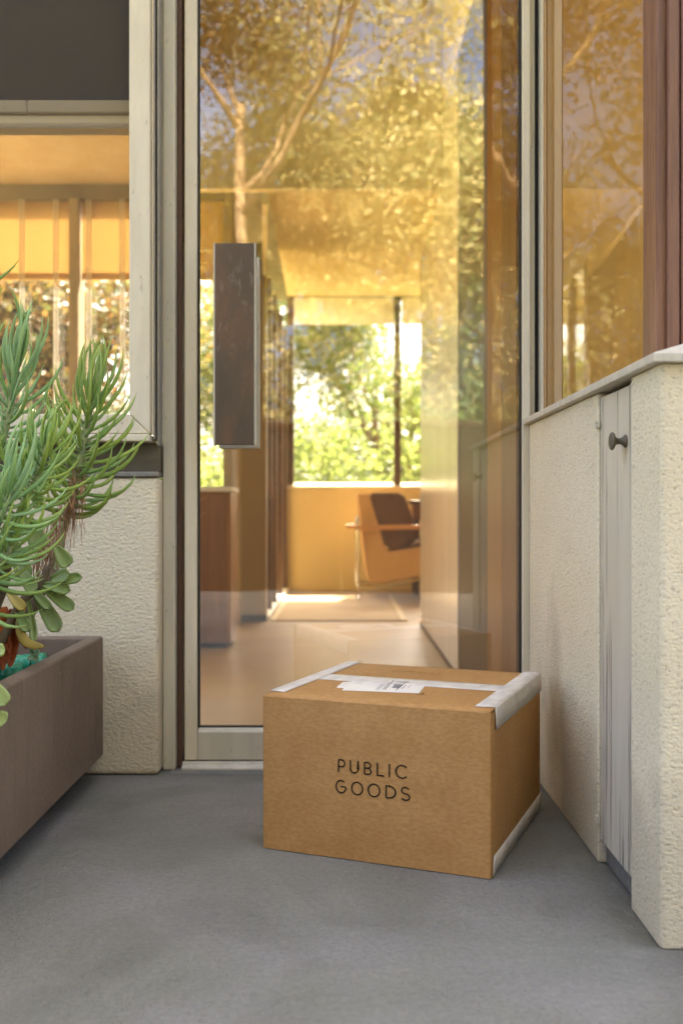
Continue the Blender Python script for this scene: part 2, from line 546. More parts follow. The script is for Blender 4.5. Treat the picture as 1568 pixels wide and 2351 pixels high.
M['rug_edge'] = plain('rug_border', CI(232, 212, 174), CI(224, 202, 162), 5, 0.95, 0.1)
M['tan'] = plain('tan_upholstery', C(206, 166, 112), C(196, 154, 100), 4, 0.8, 0.2)
M['cushion'] = plain('brown_wool', C(104, 76, 56), C(88, 64, 48), 5, 0.95, 0.1, 0, (1, 1, 1), 0.002, 120)
M['chrome'] = plain('chrome_tube', C(210, 206, 196), C(196, 190, 178), 5, 0.16, 0.5, 1.0)
M['bronze'] = None
def mat_handle():
    t = NT('patinated_bronze')
    col = t.ramp(t.noise(9.0, 6, (1, 1, 0.6), 0.8), [(0.30, C(78, 66, 54)), (0.52, C(86, 72, 58)), (0.74, C(112, 80, 54))])
    sc = t.mask(t.noise(40.0, 5, (1.5, 1, 0.5), 1.2), 0.55, 0.72)
    low = t.mask(t.noise(5.0, 3), 0.45, 0.62)
    col = t.mix(t.math('MULTIPLY', t.math('MULTIPLY', sc, low), 0.28), col, C(156, 146, 134))
    t.bump(t.noise(60.0, 4), 0.0004)
    return t.set(col, 0.5, 0.45, 0.15)
M['bronze'] = mat_handle()
M['roof'] = plain('roof_felt', C(120, 112, 100), C(104, 98, 88), 3, 0.9)
M['soffit'] = plain('soffit_paint', C(206, 192, 160), C(196, 180, 146), 3, 0.8)
M['lawn'] = plain('dry_lawn', C(126, 128, 74), C(104, 96, 62), 1.2, 0.95, 0.1, 0, (1, 1, 1), 0.02, 25)
M['bark'] = plain('pale_bark', C(178, 150, 112), C(120, 96, 70), 9, 0.85, 0.2, 0, (1, 1, 0.3), 0.01, 30)
M['bark_dark'] = plain('brown_bark', C(110, 88, 66), C(78, 62, 46), 9, 0.9, 0.2, 0, (1, 1, 0.3), 0.01, 30)

def mat_crown(name, cols, trans=0.4):
    t = NT(name)
    at_ = t.n('ShaderNodeAttribute', attribute_name='tone')
    col = t.ramp(at_.outputs['Fac'], [(i / (len(cols) - 1), c) for i, c in enumerate(cols)])
    t.set(col, 0.5, 0.35)
    tl = t.n('ShaderNodeBsdfTranslucent')
    t.l(col, tl.inputs[0])
    mx = t.n('ShaderNodeMixShader')
    mx.inputs[0].default_value = trans
    t.l(t.b.outputs[0], mx.inputs[1])
    t.l(tl.outputs[0], mx.inputs[2])
    t.l(mx.outputs[0], t.out.inputs['Surface'])
    return t.m
M['crown_olive'] = mat_crown('olive_foliage', [C(116, 120, 74), C(150, 148, 92), C(178, 164, 108), C(198, 170, 118)])
M['crown_green'] = mat_crown('green_foliage', [C(78, 92, 46), C(98, 112, 56), C(118, 128, 66), C(136, 138, 76)], 0.5)
M['crown_rust'] = mat_crown('rust_foliage', [C(78, 86, 48), C(104, 98, 50), C(128, 102, 54), C(142, 94, 50)])
M['crown_dark'] = mat_crown('dark_foliage', [C(40, 62, 30), C(60, 84, 38), C(78, 100, 48), C(96, 110, 52)], 0.3)

# ------------------------------------------------------------------ ground
def sheet(name, mat, x0, x1, y0, y1, z, kind='structure'):
    o = MB().quad((x0, y0, z), (x1, y0, z), (x1, y1, z), (x0, y1, z)).build(name, mat, None, off=((x0 + x1) / 2, (y0 + y1) / 2, z))
    o['kind'] = kind
    return o

sheet('ground', M['lawn'], -120, 120, -120, 120, -0.16)
terr = MB().box(-7, 7, -3.2, 2.62, -0.15, 0.0).build('terrace', M['terrace'], None, off=(0, 0, 0))
terr['kind'] = 'structure'
flo = MB().box(-5.0, 3.6, 2.64, 8.7, -0.15, 0.004).build('interior_floor', M['floor'], None, off=(0, 5, 0))
flo['kind'] = 'structure'

# ------------------------------------------------------------------ left stucco wall
WF = 2.536
w = thing('stucco_wall', 'cream stucco wall with rough lumpy texture behind the brown planter', 'wall', (-1.4, WF, 0))
MB().box(-2.6, -0.4615, WF, WF + 0.14, 0.001, 0.755).build('stucco_panel', M['stucco_l'], w, bevel=0.012, seg=4)
bx('flashing_lip', M['alu'], w, -2.6, -0.463, WF - 0.006, WF + 0.1, 0.7565, 0.769, 0.002)
bx('flashing_band', M['band'], w, -2.6, -0.463, WF + 0.018, WF + 0.1, 0.770, 0.842, 0.001)

# ------------------------------------------------------------------ left window
w = thing('screened_window', 'cream framed window with insect screen and dark pulled-down shade above the planter', 'window', (-1.4, WF, 0.84))
FY = 2.50
bx('sill', M['frame'], w, -2.6, -0.478, FY - 0.004, FY + 0.10, 0.8435, 0.861, 0.003)
bx('sill_nosing', M['frame_grey'], w, -2.6, -0.474, FY + 0.012, FY + 0.10, 0.8425, 0.8432, 0.0)
xs0, xs1 = at(297, 0, FY).x, at(345, 0, FY).x
zb0, zb1 = 0.8625, 0.912
st = MB().prism([(xs0, FY, zb1), (xs1, FY, zb0), (xs1, FY, 2.62), (xs0, FY, 2.62)], (0, 0.05, 0)).build('stile', M['frame'], w, bevel=0.003)
MB().prism([(-2.6, FY + 0.0005, zb0), (xs1 - 0.0012, FY + 0.0005, zb0), (xs0 - 0.0012, FY + 0.0005, zb1), (-2.6, FY + 0.0005, zb1)], (0, 0.05, 0)).build('bottom_rail', M['frame'], w, bevel=0.003)
bx('bead', M['frame'], w, xs1 + 0.001, at(353, 0, FY + .02).x, FY + 0.016, FY + 0.06, 0.862, 2.62, 0.001)
bx('track', M['alu'], w, at(353.5, 0, FY + .03).x, at(357, 0, FY + .03).x, FY + 0.026, FY + 0.08, 0.85, 2.62, 0.0008)
bx('track', M['band'], w, at(357.3, 0, FY + .05).x, at(360.5, 0, FY + .05).x, FY + 0.046, FY + 0.08, 0.85, 2.62, 0.0008)
bx('track', M['alu'], w, at(361, 0, FY + .035).x, at(366.5, 0, FY + .035).x, FY + 0.036, FY + 0.085, 0.835, 2.62, 0.0008)
MB().quad((-2.6, FY + 0.03, zb1 - .01), (xs0 + .01, FY + 0.03, zb1 - .01), (xs0 + .01, FY + 0.03, 2.6), (-2.6, FY + 0.03, 2.6)).build('insect_screen', M['screen'], w)
zsh = at(0, 233, 2.60).z
bx('shade_cloth', M['shade'], w, -2.6, xs0 + 0.03, 2.598, 2.602, zsh, 2.62, 0.0)
zb = at(0, 262, 2.60).z
hb = bx('hem_bar', M['beige_wall'], w, -2.6, -1.048 + 0.235, 2.588, 2.612, zb, zsh - 0.0005, 0.003)
bx('hem_bar', M['beige_wall'], w, -0.8115, xs0 + 0.03, 2.588, 2.612, zb, zsh - 0.0005, 0.003)
bx('head_rail', M['bulkhead'], w, -2.6, xs0 + 0.03, 2.60, 2.65, at(0, 286, 2.6).z, zb - 0.001, 0.006)
bx('head_rail_lip', M['beige_wall'], w, -2.6, xs0 + 0.03, 2.596, 2.65, at(0, 295, 2.6).z, at(0, 286.5, 2.6).z, 0.003)

# ------------------------------------------------------------------ door frame and glass door
w = thing('door_frame', 'cream painted post with brown timber stop beside the glass door', 'door frame', (-0.44, 2.6, 0))
bx('post', M['frame_grey'], w, -0.4605, at(405, 0, 2.6).x, 2.583, 2.76, 0.001, 2.62, 0.004)
bx('stop', M['brown_stop'], w, at(405, 0, 2.6).x + 0.0005, at(417.5, 0, 2.6).x, 2.612, 2.76, 0.001, 2.62, 0.003)
bx('weather_strip', M['alu'], w, at(418, 0, 2.62).x, at(419.6, 0, 2.62).x, 2.62, 2.70, 0.001, 2.62, 0.0004)
bx('recess', M['dark'], w, at(420, 0, 2.64).x, at(425, 0, 2.64).x, 2.66, 2.70, 0.001, 2.62, 0.0)

d = thing('glass_door', 'full height glass door with cream frame and long bronze pull', 'door', (0.04, 2.6, 0.0))
DX0, DX1 = at(424, 0, 2.6).x, at(453, 0, 2.6).x
GX0, GX1 = at(455.5, 0, 2.6).x, at(1195, 0, 2.6).x
RX0, RX1 = at(1198.5, 0, 2.6).x, 0.4895
bx('stile', M['frame'], d, DX0, DX1, 2.60, 2.645, 0.0225, 2.60, 0.003)
bx('stile', M['frame'], d, RX0, RX1, 2.60, 2.645, 0.0225, 2.60, 0.003)
zr = at(0, 1673, 2.6).z
rail = MB()
rail.prism([(DX1 + 0.0005, 2.603, 0.0228), (DX1 + 0.0005, 2.603, zr - 0.010), (DX1 + 0.0005, 2.613, zr), (DX1 + 0.0005, 2.643, zr), (DX1 + 0.0005, 2.643, 0.0228)], (RX0 - DX1 - 0.001, 0, 0))
rail.build('bottom_rail', M['frame_grey'], d, bevel=0.0015)
bx('top_rail', M['frame'], d, DX1 + 0.0005, RX0 - 0.0005, 2.602, 2.643, 2.50, 2.598, 0.003)
bx('gasket', M['gasket'], d, DX1 + 0.0004, GX0 + 0.001, 2.609, 2.635, zr + .0005, 2.50, 0.0)
bx('gasket', M['gasket'], d, GX1 - 0.001, RX0 - 0.0004, 2.609, 2.635, zr + .0005, 2.50, 0.0)
bx('gasket', M['gasket'], d, GX0, GX1, 2.614, 2.634, zr + 0.0004, zr + 0.003, 0.0)
MB().quad((GX0, 2.618, zr), (GX1, 2.618, zr), (GX1, 2.618, 2.52), (GX0, 2.618, 2.52)).build('pane', M['glass'], d)
bx('pivot_plate', M['dark_frame'], d, DX1 + .0006, DX1 + .006, 2.6005, 2.612, 0.845, 0.90, 0.001)
# the pull: bronze board on a metal channel, carried by a plate on the glass
HY = 2.50
hx0, hx1 = at(491, 0, HY).x, at(584.5, 0, HY).x
hz0, hz1 = at(0, 1021, HY).z, at(0, 558, HY).z
h = MB().box(hx0 + 0.003, hx1 - 0.001, HY, HY + 0.018, hz0, hz1).build('pull_board', M['bronze'], d, bevel=0.0015)
bx('edge_strip', M['frame_grey'], h, hx0 - 0.0008, hx0 + 0.0028, HY + 0.0008, HY + 0.03, hz0 - 0.001, hz1 + 0.001, 0.0006)
bx('edge_strip', M['frame_grey'], h, hx1 - 0.0008, hx1 + 0.003, HY + 0.0008, HY + 0.03, hz0 - 0.001, hz1 + 0.001, 0.0006)
BPY = 2.585
MB().box(at(503, 0, BPY).x, at(595.5, 0, BPY).x, BPY, BPY + 0.03, at(0, 1029, BPY).z, at(0, 590, BPY).z).build('back_plate', M['frame_grey'], d, bevel=0.002)
for zz in (hz0 + 0.09, hz1 - 0.09):
    bx('spacer', M['frame_grey'], d, hx0 + 0.03, hx1 - 0.03, HY + 0.0185, BPY - 0.0005, zz - 0.02, zz + 0.02, 0.001)
t = thing('threshold', 'worn pale metal threshold under the glass door', 'threshold', (0.04, 2.59, 0))
MB().prism([(DX0 - .004, 2.572, 0.002), (DX0 - .004, 2.572, 0.009), (DX0 - .004, 2.588, 0.014), (DX0 - .004, 2.589, 0.019), (DX0 - .004, 2.66, 0.021), (DX0 - .004, 2.66, 0.002)], (0.4848 - DX0 + 0.004, 0, 0)).build('sill_bar', M['sill'], t, bevel=0.0015)
MB().prism([(DX0 - .03, 2.545, 0.0006), (DX0 - .03, 2.5715, 0.0045), (DX0 - .03, 2.5715, 0.0006)], (0.4845 - DX0 + 0.03, 0, 0)).build('fillet', M['terrace'], t)

# ------------------------------------------------------------------ right stucco wall with cupboard
WX = 0.486
CY0, CY1 = 1.683, 1.902          # cupboard opening
WB = 1.526                       # outer corner
w = thing('stucco_wall', 'sand stucco side wall with a timber cupboard door set in it', 'wall', (0.55, 2.0, 0))
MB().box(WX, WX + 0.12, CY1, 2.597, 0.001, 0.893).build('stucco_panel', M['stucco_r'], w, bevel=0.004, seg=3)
pr = []
cx_, cy_, rr = WX + 0.009, WB + 0.009, 0.009
pr += [(WX, CY0, 0.001), (WX + 0.12, CY0, 0.001), (WX + 0.12, WB + 0.12, 0.001), (1.6, WB + 0.12, 0.001), (1.6, WB, 0.001)]
for k in range(7):
    a = R(270 - 90 * k / 6)
    pr.append((cx_ + rr * math.cos(a), cy_ + rr * math.sin(a), 0.001))
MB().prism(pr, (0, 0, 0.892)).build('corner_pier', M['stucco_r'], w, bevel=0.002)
bx('cupboard_back', M['dark'], w, WX + 0.045, WX + 0.06, CY0 + 0.0005, CY1 - 0.0005, 0.051, 0.89, 0.0)
bx('plinth', M['terrace'], w, WX + 0.014, WX + 0.06, CY0 + 0.0005, CY1 - 0.0005, 0.001, 0.05, 0.006)
# sloping sill, mitred round the outer corner
sx = 0.470
sl = MB()
sec = lambda y: [(sx, y, 0.8935), (sx, y, 0.9065), (0.60, y, 0.955), (0.60, y, 0.8935)]
A = [(sx, 2.599), (sx, WB - 0.016), (1.6, WB - 0.016)]
inn = [(0.60, 2.599), (0.60, WB + 0.114), (1.6, WB + 0.114)]
V = []
for (ax, ay), (ix, iy) in zip(A, inn):
    V.append([(ax, ay, 0.8938), (ax, ay, 0.9075), (ix, iy, 0.955), (ix, iy, 0.8938)])
for i in range(2):
    n0 = len(sl.v)
    sl.v += V[i] + V[i + 1]
    for k in range(4):
        sl.f.append((n0 + k, n0 + (k + 1) % 4, n0 + 4 + (k + 1) % 4, n0 + 4 + k))
    if i == 0:
        sl.f.append((n0, n0 + 1, n0 + 2, n0 + 3))
    else:
        sl.f.append((n0 + 7, n0 + 6, n0 + 5, n0 + 4))
sl.build('sill', M['sill'], w, bevel=0.0015)

cd = thing('cupboard_door', 'narrow flaking grey timber cupboard door with small knob', 'cupboard door', (WX, 1.79, 0.045))
bx('plank', M['plank'], cd, WX + 0.004, WX + 0.026, CY0 + 0.019, CY1 - 0.005, 0.046, 0.884, 0.003)
bx('edge_batten', M['plank'], cd, WX + 0.003, WX + 0.026, CY0 + 0.004, CY0 + 0.018, 0.05, 0.886, 0.002)
kz, ky = 0.789, 1.727
kb = MB().lathe((WX + 0.0042, ky, kz), (-1, 0, 0), [(0.0, 0.011), (0.002, 0.0115), (0.005, 0.0085), (0.009, 0.0058), (0.015, 0.0052), (0.019, 0.0075), (0.0215, 0.0135), (0.024, 0.0158), (0.0265, 0.0150), (0.0285, 0.010), (0.0295, 0.0005)], 24)
kb.build('knob', M['band'], cd, smooth=True)
for hz in (0.832, 0.083):
    hg = MB()
    for q in range(3):
        hg.lathe((WX - 0.0015, CY1 + 0.0005, hz - 0.007 + q * 0.0052), (0, 0, 1), [(0, 0.003), (0.0006, 0.0042), (0.0038, 0.0042), (0.0044, 0.003)], 12)
    hg.box(WX - 0.001, WX + 0.0015, CY1 - 0.012, CY1 + 0.012, hz - 0.005, hz + 0.007)
    hg.build('hinge', M['frame_grey'], cd)

# ------------------------------------------------------------------ right window and corner post
w = thing('side_window', 'tall fixed side pane reflecting foliage above the sloping sill', 'window', (0.52, 2.1, 0.93))
bx('jamb', M['frame_grey'], w, 0.4905, at(1229, 0, 2.6).x, 2.612, 2.66, 0.91, 2.62, 0.001)
bx('groove', M['gasket'], w, at(1229.4, 0, 2.6).x, at(1239, 0, 2.6).x, 2.625, 2.66, 0.915, 2.62, 0.0)
bx('jamb', M['frame'], w, at(1239.4, 0, 2.6).x, 0.5192, 2.575, 2.66, 0.925, 2.62, 0.002)
MB().quad((0.52, 1.66, 0.92), (0.52, 2.577, 0.92), (0.52, 2.577, 2.6), (0.52, 1.66, 2.6)).build('pane', M['glass_side'], w)
bx('glazing_bead', M['beige_wall'], w, 0.513, 0.519, 1.7015, 1.707, 0.922, 2.6, 0.001)
p = thing('corner_post', 'weathered red brown timber post standing on the sill corner', 'post', (0.57, 1.66, 0.92))
bx('post_face', M['post_wood'], p, 0.510, 0.555, 1.625, 1.70, 0.915, 2.62, 0.003)
bx('moulding', M['post_wood'], p, 0.5255, 0.545, 1.6145, 1.6245, 0.915, 2.62, 0.003)
bx('post_core', M['post_wood'], p, 0.5555, 0.70, 1.607, 1.70, 0.915, 2.62, 0.004)
bx('moulding', M['post_wood'], p, 0.5465, 0.555, 1.612, 1.6245, 0.915, 2.62, 0.002)

# ------------------------------------------------------------------ cardboard box
BL = Vector((-0.1564, 1.987, 0.0))
BA = math.atan2(-0.1715, 0.427)
BW, BD, BH = 0.460, 0.472, 0.306
box = thing('cardboard_box', 'taped brown cardboard parcel printed in black on the terrace before the door', 'box', BL, None, BA)
Binv = Matrix.Rotation(-BA, 4, 'Z') @ Matrix.Translation(-BL)

def top_uv(x, y, z=BH):
    Y = (CH - z) * FPX / (y - CY)
    p = Binv @ Vector(((x - CX) / FPX * Y, Y, z))
    return p.x, p.y

def side_sheet(name, mat, o, ux, uy, nu, nv, parent, amp=0.0015, thick=None, seed=0):
    """one cardboard wall as a slightly uneven sheet with thickness"""
    o, ux, uy = Vector(o), Vector(ux), Vector(uy)
    nrm = ux.cross(uy).normalized()
    vs, fs = [], []
    for j in range(nv + 1):
        for i in range(nu + 1):
            a, b = i / nu, j / nv
            e = min(1, 6 * min(a, 1 - a)) * min(1, 6 * min(b, 1 - b))
            p = o + ux * a + uy * b
            p += nrm * (amp * (0.6 * math.sin(math.pi * a) * math.sin(math.pi * b) + 0.9 * mnoise.noise(Vector((a * 3 + seed, b * 3, seed))) * e))
            vs.append(tuple(p))
    for j in range(nv):
        for i in range(nu):
            q = j * (nu + 1) + i
            fs.append((q, q + 1, q + nu + 2, q + nu + 1))
    me = bpy.data.meshes.new(name)
    me.from_pydata(vs, [], fs)
    ob = link(name, me, mat, parent, smooth=True, off=(0, 0, 0))
    if thick:
        s = ob.modifiers.new('thickness', 'SOLIDIFY')
        s.thickness = thick
        s.offset = -1
    return ob

bz = 0.0015
rad = 0.004
# body: rounded upright edges so the corners read as folded board
def body():
    k = 4
    prof = []
    for (cx0, cy0, a0) in ((rad, rad, 180), (BW - rad, rad, 270), (BW - rad, BD - rad, 0), (rad, BD - rad, 90)):
        for i in range(k + 1):
            a = R(a0 + 90 * i / k)
            prof.append((cx0 + rad * math.cos(a), cy0 + rad * math.sin(a)))
    # extra points along the long sides for a faint bulge
    pts = []
    for i, p_ in enumerate(prof):
        q_ = prof[(i + 1) % len(prof)]
        pts.append(p_)
        L_ = math.dist(p_, q_)
        if L_ > 0.1:
            for s_ in range(1, 12):
                t_ = s_ / 12
                pts.append((p_[0] + (q_[0] - p_[0]) * t_, p_[1] + (q_[1] - p_[1]) * t_))
    zs = [bz, 0.01, 0.03, 0.07, 0.12, 0.17, 0.22, 0.26, 0.285, BH - 0.004]
    vs, fs = [], []
    cx_, cy_ = BW / 2, BD / 2
    for z in zs:
        for (x, y) in pts:
            ex = min(x, BW - x); ey = min(y, BD - y)
            f = max(ex, ey) / 0.23
            g = math.sin(math.pi * min(1, max(0, z / BH)))
            amp = 0.0028 * min(1, f) * g + 0.0004 * mnoise.noise(Vector((x * 9, y * 9, z * 9)))
            dx = (1 if x > BW - 0.001 else -1 if x < 0.001 else 0)
            dy = (1 if y > BD - 0.001 else -1 if y < 0.001 else 0)
            vs.append((x + dx * amp, y + dy * amp, z))
    n = len(pts)
    for j in range(len(zs) - 1):
        for i in range(n):
            fs.append((j * n + i, j * n + (i + 1) % n, (j + 1) * n + (i + 1) % n, (j + 1) * n + i))
    fs.append(tuple(range(n - 1, -1, -1)))
    fs.append(tuple((len(zs) - 1) * n + i for i in range(n)))
    me = bpy.data.meshes.new('body')
    me.from_pydata(vs, [], fs)
    o = link('body', me, M['card'], box, smooth=True, off=(0, 0, 0))
    m = o.modifiers.new('edges', 'EDGE_SPLIT')
    m.split_angle = R(50)
    return o
bod = body()
# flaps: front and back, meeting under the centre tape
for (y0, y1, sd) in ((0.0015, BD / 2 - 0.001, 1.0), (BD / 2 + 0.001, BD - 0.0015, 2.0)):
    fl = MB()
    nu, nv = 16, 8
    for j in range(nv + 1):
        for i in range(nu + 1):
            a, b = i / nu, j / nv
            x, y = 0.0012 + a * (BW - 0.0024), y0 + (y1 - y0) * b
            ed = (b if sd == 1.0 else 1 - b)           # 0 at the fold
            z = BH - 0.0028 * max(0, 1 - ed * 22) ** 2 + 0.0003 * mnoise.noise(Vector((x * 8, y * 8, sd)))
            if sd == 1.0 and ed == 0:
                z -= 0.0006
            fl.v.append((x, y, z))
    for j in range(nv):
        for i in range(nu):
            q = j * (nu + 1) + i
            fl.f.append((q, q + 1, q + nu + 2, q + nu + 1))
    fo = fl.build('flap', M['card'], box, smooth=True, off=(0, 0, 0))
    s = fo.modifiers.new('thickness', 'SOLIDIFY')
    s.thickness = 0.0036
    s.offset = -1
bx('core_edge', M['card_edge'], box, BW - 0.0024, BW + 0.0004, 0.004, 0.030, BH - 0.0046, BH - 0.0018, 0.0, off=(0, 0, 0))

def strip(name, rows, mat, parent, amp=0.0007, seed=0.0, nl=26):
    """a tape: rows = list of (start point, end point) across the width; ragged ends, faint wrinkles"""
    mb = MB()
    rows = [(Vector(a), Vector(b)) for a, b in rows]
    for r_, (a, b) in enumerate(rows):
        for i in range(nl + 1):
            t_ = i / nl
            p_ = a.lerp(b, t_)
            n_ = mnoise.noise(Vector((t_ * 9, r_ * 0.7, seed)))
            p_ += Vector((0, 0, 1)) * amp * (0.5 + 0.5 * n_) + Vector((1, 0, 0)) * amp * 0.6 * (0.5 + 0.5 * n_)
            mb.v.append(tuple(p_))
    for r_ in range(len(rows) - 1):
        for i in range(nl):
            q = r_ * (nl + 1) + i
            mb.f.append((q, q + 1, q + nl + 2, q + nl + 1))
    o = mb.build(name, mat, parent, smooth=True, off=(0, 0, 0))
    e_ = o.modifiers.new('fold', 'EDGE_SPLIT')
    e_.split_angle = R(22)
    s = o.modifiers.new('thickness', 'SOLIDIFY')
    s.thickness = 0.0004
    s.offset = 0
    return o
zt = BH + 0.0007
tw = 0.036
strip('tape', [((tw * .4, BD / 2 - tw + q * tw * 2 / 4, zt), (BW - tw * .4, BD / 2 - tw + q * tw * 2 / 4, zt)) for q in range(5)], M['tape'], box, 0.0003, 3.0)
v0, v1 = 0.034, BD - 0.001
strip('tape', [((0.034, v0 - .004, zt + .0005), (0.034, v1, zt + .0005)), ((0.017, v0, zt + .0005), (0.017, v1, zt + .0005)), ((-0.0012, v0, zt + .0003), (-0.0012, v1, zt + .0003)),
               ((-0.0022, v0 + .002, BH - 0.004), (-0.0022, v1, BH - 0.004)), ((-0.0032, v0 + .003, BH - 0.036), (-0.0032, v1, BH - 0.036))], M['tape'], box, 0.0003, 5.0)
strip('tape', [((BW - 0.037, v0 - .006, zt + .0005), (BW - 0.035, v1, zt + .0005)), ((BW - 0.018, v0 - .003, zt + .0005), (BW - 0.018, v1, zt + .0005)), ((BW + 0.0012, v0, zt + .0003), (BW + 0.0012, v1, zt + .0003)),
               ((BW + 0.0017, v0 - .006, BH - 0.003), (BW + 0.0017, v1, BH - 0.003)), ((BW + 0.0022, v0 - .005, BH - 0.018), (BW + 0.0022, v1, BH - 0.018)), ((BW + 0.0030, v0 - .004, BH - 0.040), (BW + 0.0030, v1, BH - 0.040))], M['tape'], box, 0.0003, 8.0)
strip('tape', [((BW + 0.0030, 0.010, 0.040), (BW + 0.0030, v1, 0.040)), ((BW + 0.0022, 0.008, 0.020), (BW + 0.0022, v1, 0.020)), ((BW + 0.0012, 0.010, 0.0022), (BW + 0.0012, v1, 0.0022))], M['tape'], box, 0.0004, 12.0)

# print
def ribbon(mb, pts, w, put, closed=False):
    pts = [Vector(p) for p in pts]
    n = len(pts)
    L_, R_ = [], []
    for i, p_ in enumerate(pts):
        if closed:
            a, b = pts[(i - 1) % n], pts[(i + 1) % n]
        else:
            a, b = pts[max(i - 1, 0)], pts[min(i + 1, n - 1)]
        if not closed and 0 < i < n - 1:
            t1, t2 = (p_ - a).normalized(), (b - p_).normalized()
            t_ = (t1 + t2).normalized()
            k = 1 / max(0.5, t_.dot(t1))
        else:
            t_, k = (b - a).normalized(), 1.0
        nn = Vector((-t_.y, t_.x)) * (w / 2 * k)
        L_.append(p_ + nn)
        R_.append(p_ - nn)
    n0 = len(mb.v)
    for a, b in zip(L_, R_):
        mb.v += [put(a), put(b)]
    for i in range(n if closed else n - 1):
        j = (i + 1) % n
        mb.f.append((n0 + 2 * i, n0 + 2 * i + 1, n0 + 2 * j + 1, n0 + 2 * j))

def arc(cx0, cy0, rx, ry, a0, a1, n=18):
    return [(cx0 + rx * math.cos(R(a0 + (a1 - a0) * i / n)), cy0 + ry * math.sin(R(a0 + (a1 - a0) * i / n))) for i in range(n + 1)]

def letter(ch, w):
    """strokes inside a box w wide, 1 high (stroke centre lines inset by half a stroke)"""
    s = 0.056
    x0, x1, y0, y1 = s, w - s, s, 1 - s
    xm, ym = w / 2, 0.5
    if ch == 'P': return [[(x0, 0), (x0, y1)], [(x0, y1), (x1 - .26, y1)] + arc(x1 - .26, y1 - .26, .26, .26, 90, -90) + [(x0, y1 - .52)]]
    if ch == 'U': return [[(x0, 1), (x0, .34)] + arc(xm, .34, xm - s, .34 - s, 180, 360) + [(x1, .34), (x1, 1)]]
    if ch == 'B': return [[(x0, y0), (x0, y1)], [(x0, y1), (x1 - .28, y1)] + arc(x1 - .28, y1 - .215, .24, .215, 90, -90) + [(x0, y1 - .43)], [(x0, y1 - .43), (x1 - .25, y1 - .43)] + arc(x1 - .25, y0 + .229, .25, .229, 90, -90) + [(x0, y0)]]
    if ch == 'L': return [[(x0, 1), (x0, y0), (w, y0)]]
    if ch == 'I': return [[(w / 2, 0), (w / 2, 1)]]
    if ch == 'C': return [arc(xm + .03, ym, xm - s + .03, .5 - s + .03, 42, 318, 30)]
    if ch == 'G': return [arc(xm, ym, xm - s, .5 - s + .03, 48, 358, 32), [(x1, ym + .01), (xm - .02, ym + .01)]]
    if ch == 'O': return [arc(xm, ym, xm - s, .5 - s + .03, 0, 360, 36)]
    if ch == 'D': return [[(x0, y0), (x0, y1), (x0 + .22, y1)] + arc(x0 + .22, ym, x1 - x0 - .22, .5 - s, 90, -90) + [(x0, y0)]]
    if ch == 'S': return [arc(xm, .735, xm - s - .03, .735 - .5 + .04 - s + .02, 25, 270, 18) + arc(xm, .265 - .01, xm - s, .265 - .0 - s + .03 + .0, 90, -155, 18)[0:]]
    return []

pm = MB()
U0 = 0.1622
def uc(c): return U0 + (c - 190) * 0.00012094
rows = [('PUBLIC', 0.1680, [(190, 320), (393, 545), (632, 765), (845, 970), (1040, 1070), (1150, 1360)]),
        ('GOODS', 0.1277, [(150, 340), (415, 622), (695, 908), (990, 1167), (1237, 1395)])]
CAP = 0.0250
for word, zb_, spans in rows:
    for ch, (c0, c1) in zip(word, spans):
        u0, u1 = uc(c0), uc(c1)
        for stx in letter(ch, (u1 - u0) / CAP):
            ribbon(pm, stx, 0.112, lambda q, u0=u0, zb_=zb_: (u0 + q.x * CAP, -0.0007 - 0.0028 * min(1, min(u0 + q.x * CAP, BW - u0 - q.x * CAP) / 0.23) * math.sin(math.pi * (zb_ + q.y * CAP) / BH) - 0.0004, zb_ + q.y * CAP))
pm.build('lettering', M['ink'], box, off=(0, 0, 0))

def flat_text(body_, size, name, mat, parent, mtx):
    cu = bpy.data.curves.new(name, 'FONT')
    cu.body = body_
    cu.size = size
    cu.align_x = 'CENTER'
    ob = bpy.data.objects.new(name, cu)
    COL.objects.link(ob)
    dg = bpy.context.evaluated_depsgraph_get()
    me = bpy.data.meshes.new_from_object(ob.evaluated_get(dg))
    bpy.data.objects.remove(ob)
    me.transform(mtx)
    return link(name, me, mat, parent, off=(0, 0, 0))
uA = top_uv(653 + 740 / 2.61, 1489 + 122 / 2.61)
uB = top_uv(653 + 945 / 2.61, 1489 + 122 / 2.61)
flat_text("it's all good", 0.026, 'small_print', M['ink_faint'], box,
          Matrix.Translation(((uA[0] + uB[0]) / 2, 0.372, BH + 0.0008)) @ Matrix.Rotation(math.pi, 4, 'Z'))
# shipping label
outl = [(310, 236), (350, 203), (405, 200), (415, 194), (610, 200), (620, 190), (768, 197), (762, 208), (853, 211), (805, 270), (345, 252), (357, 238)]
lp = [top_uv(653 + a / 2.61, 1489 + b / 2.61) for a, b in outl]
lab = MB().prism([(u, v, BH + 0.0005) for u, v in lp], (0, 0, 0.0003)).build('shipping_label', M['label'], box, off=(0, 0, 0))
pr_ = MB()
def labpt(cx0, cy0): 
    u, v = top_uv(653 + cx0 / 2.61, 1489 + cy0 / 2.61)
    return Vector((u, v))
zl = BH + 0.0012
a0, b0, c0 = labpt(640, 236), labpt(672, 236), labpt(660, 212)
for q in range(16):                       # bar code
    e0 = labpt(642 + q * 2.9, 240); e1 = labpt(660 + q * 2.9, 216)
    dlt = Vector((0.0006 if q % 3 else 0.0011, 0))
    pr_.quad((*e0, zl), (*(e0 + dlt), zl), (*(e1 + dlt), zl), (*e1, zl))
